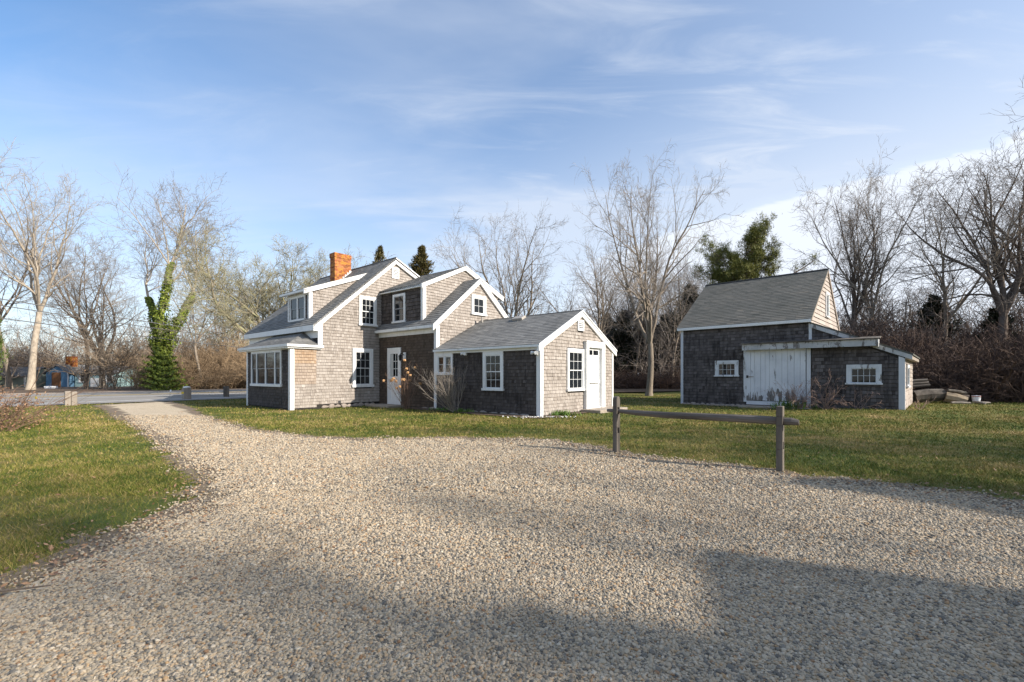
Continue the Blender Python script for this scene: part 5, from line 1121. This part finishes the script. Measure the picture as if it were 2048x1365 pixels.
c = house_xy(-.35, 2.9); sprouts(c[0], c[1], 120, (.2, .15), .14, 2, 'bulb_sprouts', 'green bulb shoots below the ell window wall', 'plant')
c = house_xy(-.35, 3.8); sprouts(c[0], c[1], 120, (.2, .15), .12, 3, 'bulb_sprouts', 'green shoots at the foot of the bare vase shaped bush', 'plant')
c = barn_xy(-.55, -4.15); sprouts(c[0], c[1], 130, (.35, .2), .34, 4, 'leaf_clump', 'yellow green strap leaves before the barn door', 'plant', .013)
# white shells at the corner
r = np.random.default_rng(9); c = house_xy(-.25, -.12); Pq = np.stack([c[0] + r.normal(0, .42, 150), c[1] + r.normal(0, .13, 150), np.full(150, .03)], 1)
V, F = scatter_quads(Pq, .035, r, .6, .8); o = link('shells', mesh_np('shells', V, [F], M['shell'])); tag(o, 'scattered white shells at the front corner of the house', 'shells', kind='stuff')
# fallen stick on the drive at lower left
o = MB().tube([(-3.2, 2.30, .03), (-2.95, 2.40, .035), (-2.75, 2.46, .03), (-2.58, 2.53, .025)], [.009, .008, .007, .004], 6).build('fallen_stick', M['bark_dark']); tag(o, 'thin brown stick lying on the gravel at lower left', 'stick')

# ------------------------------------------------------------------ cottages beyond the road
def cottage(name, label, x, y, rz, w_, d_, eave, ridge, wall, roof, along='x'):
    e = empty(name, (x, y, 0), rz, label, 'building', 'small buildings beyond the road')
    if along == 'x':     # ridge runs along x, front is -y
        F = Face((0, 0, 0), (0, 1, 0)); MB().prism(Face((0, 0, 0), (0, 1, 0)), [(0, -.2), (d_, -.2), (d_, eave), (d_ / 2, ridge - .06), (0, eave)], -w_ / 2, w_ / 2).build('wall', wall, e)
        MB().prism(Face((0, 0, 0), (0, 1, 0)), [(-.2, eave - .1), (d_ / 2, ridge - .02), (d_ + .2, eave - .1), (d_ + .2, eave), (d_ / 2, ridge + .08), (-.2, eave)], -w_ / 2 - .15, w_ / 2 + .15).build('roof', roof, e)
    else:
        G = gface(0); MB().prism(G, [(-w_ / 2, -.2), (w_ / 2, -.2), (w_ / 2, eave), (0, ridge - .06), (-w_ / 2, eave)], -d_, 0).build('wall', wall, e)
        MB().prism(G, [(-w_ / 2 - .2, eave - .14), (0, ridge - .02), (w_ / 2 + .2, eave - .14), (w_ / 2 + .2, eave - .04), (0, ridge + .08), (-w_ / 2 - .2, eave - .04)], -d_ - .1, .15).build('roof', roof, e)
    return e
blue = simple('blue_paint', (.10, .22, .36), (.15, .28, .42), .8, 3); teal = simple('teal_paint', (.27, .42, .43), (.35, .48, .47), .8, 2); green = simple('sage_paint', (.25, .29, .24), (.30, .33, .27), .8, 2); tar = simple('old_roof', (.13, .125, .12), (.18, .17, .16), .9, 3); brn = simple('brown_door', (.26, .12, .05), (.20, .09, .04), .7, 4)
DC = 46; mp = DC / 905.
def fw_(e, u0, v0, u1, v1, name='window'):
    F = gface(-.003); window(e, F, u0, v0, u1, v1, .12, (1, 1), sill=.1, name=name)
s1_ = cottage('garden_shed', 'grey green shed with white corner trim at the far left', pix(14, DC), DC, -.15, 4.6, 3, 1.15, 2.0, green, tar, 'x')
MB().rect(gface(0), 2.12, 0, 2.30, 1.15, 0, .04).build('corner_board', T, s1_); MB().rect(gface(0), -2.3, 1.0, 2.119, 1.14, 0, .04).build('frieze', T, s1_)
c1 = cottage('blue_cottage', 'blue gabled cottage with brown door and brick chimney beyond the road', pix(105, DC), DC + .5, 0, 2.35, 5, 1.45, 2.25, blue, tar, 'y')
MB().rect(gface(0), -.55, 0, .35, 1.5, 0, .05).build('door', brn, c1); MB().box(-.35, 1.2, 1.7, .35, 1.8, 3.2).build('chimney', M['brick'], c1); MB().rect(gface(0), 1.05, 0, 1.17, 1.4, .0, .05).build('corner_board', T, c1)
w1_ = cottage('cottage_wing', 'dark open wing joining the blue cottage on its left', pix(72, DC), DC + 1.6, 0, 2.0, 3, 1.5, 2.15, simple('dark_interior', (.02, .022, .03), rough=.9), tar, 'x')
MB().box(-.9, -.5, 0, -.8, -.4, 1.5).build('post', T, w1_); MB().box(.1, -.5, 0, .2, -.4, 1.5).build('post', T, w1_)
c2 = cottage('teal_cottage', 'pale teal cottage with white windows beyond the road', pix(172, DC), DC + 1, 0, 4.2, 4, 1.45, 2.1, teal, tar, 'x')
fw_(c2, -1.65, .45, -.75, 1.45); fw_(c2, 1.1, .45, 1.9, 1.4); MB().rect(gface(0), -.2, 0, .6, .9, 0, .3).build('porch', T, c2)
o = MB().box(-.35, -.3, -.02, .35, .3, .22).build('white_box', wp, None, (pix(102, 41), 41, 0), bevel=.03); tag(o, 'white box lying on the verge before the blue cottage', 'box')

# ------------------------------------------------------------------ utility wires along the road
def wire(y, z0, z1, label, r_=.02):
    a = house_xy(-45, y); b = house_xy(75, y); P = []
    for i in range(41):
        t_ = i / 40; p = a + (b - a) * t_; xh = -45 + 120 * t_; P.append((p[0], p[1], z0 + z1 * (xh - 30) ** 2))
    o = MB().tube(P, [r_] * 41, 5).build('utility_wire', M['metal_dark']); tag(o, label, 'wire', 'utility wires along the road')
wire(35.0, 3.65, .00150, 'uppermost black utility wire crossing the trees on the left', .03); wire(35.0, 3.28, .00148, 'middle black utility wire crossing the trees on the left', .03); wire(35.2, 2.70, .00135, 'lowest black utility wire crossing the trees on the left', .03)

# ------------------------------------------------------------------ unseen garage and trees at right, outside the picture, placed to throw the shadows
GA = empty('garage', (9.3, -1.75, 0), rad(-20), 'shingled garage to the right of the viewpoint', 'building')  # added building, sized so its corner and roof shade the foreground
MB().prism(gface(0), [(0, -.1), (5, -.1), (5, 4.4), (2.5, 6.0), (0, 4.4)], -1.0, 5.0).build('wall', M['sh_old'], GA); MB().prism(gface(0), [(-.25, 4.22), (2.5, 5.95), (5.25, 4.22), (5.25, 4.32), (2.5, 6.08), (-.25, 4.32)], -1.2, 5.2).build('roof', M['roof'], GA)
MB().rect(Face((0, 0, 0), (0, -1, 0)), .5, 0, 3.2, 2.1, 0, .04).build('door', T, GA)
put_cedar('b', 16.5, -.6, 0, (1.1, 1.1, .75), 'cedar out to the right of the viewpoint')
put_tree('broad', 36, -14.3, .6, 1.55, 'tall bare tree far out to the right behind the garage')
put_cedar('a', 16.8, -5.0, 0, (.9, .9, .95), 'cedar out to the right close behind the garage')  # added so the garage shadow ends soft and ragged
put_tree('broad', 21, 1.0, 2.6, .85, 'bare tree out to the right beyond the cedar')
put_cedar('spruce', 15.2, -6.6, 0, (.75, .75, 1.05), 'evergreen out to the right behind the garage', 'evergreen_tree')
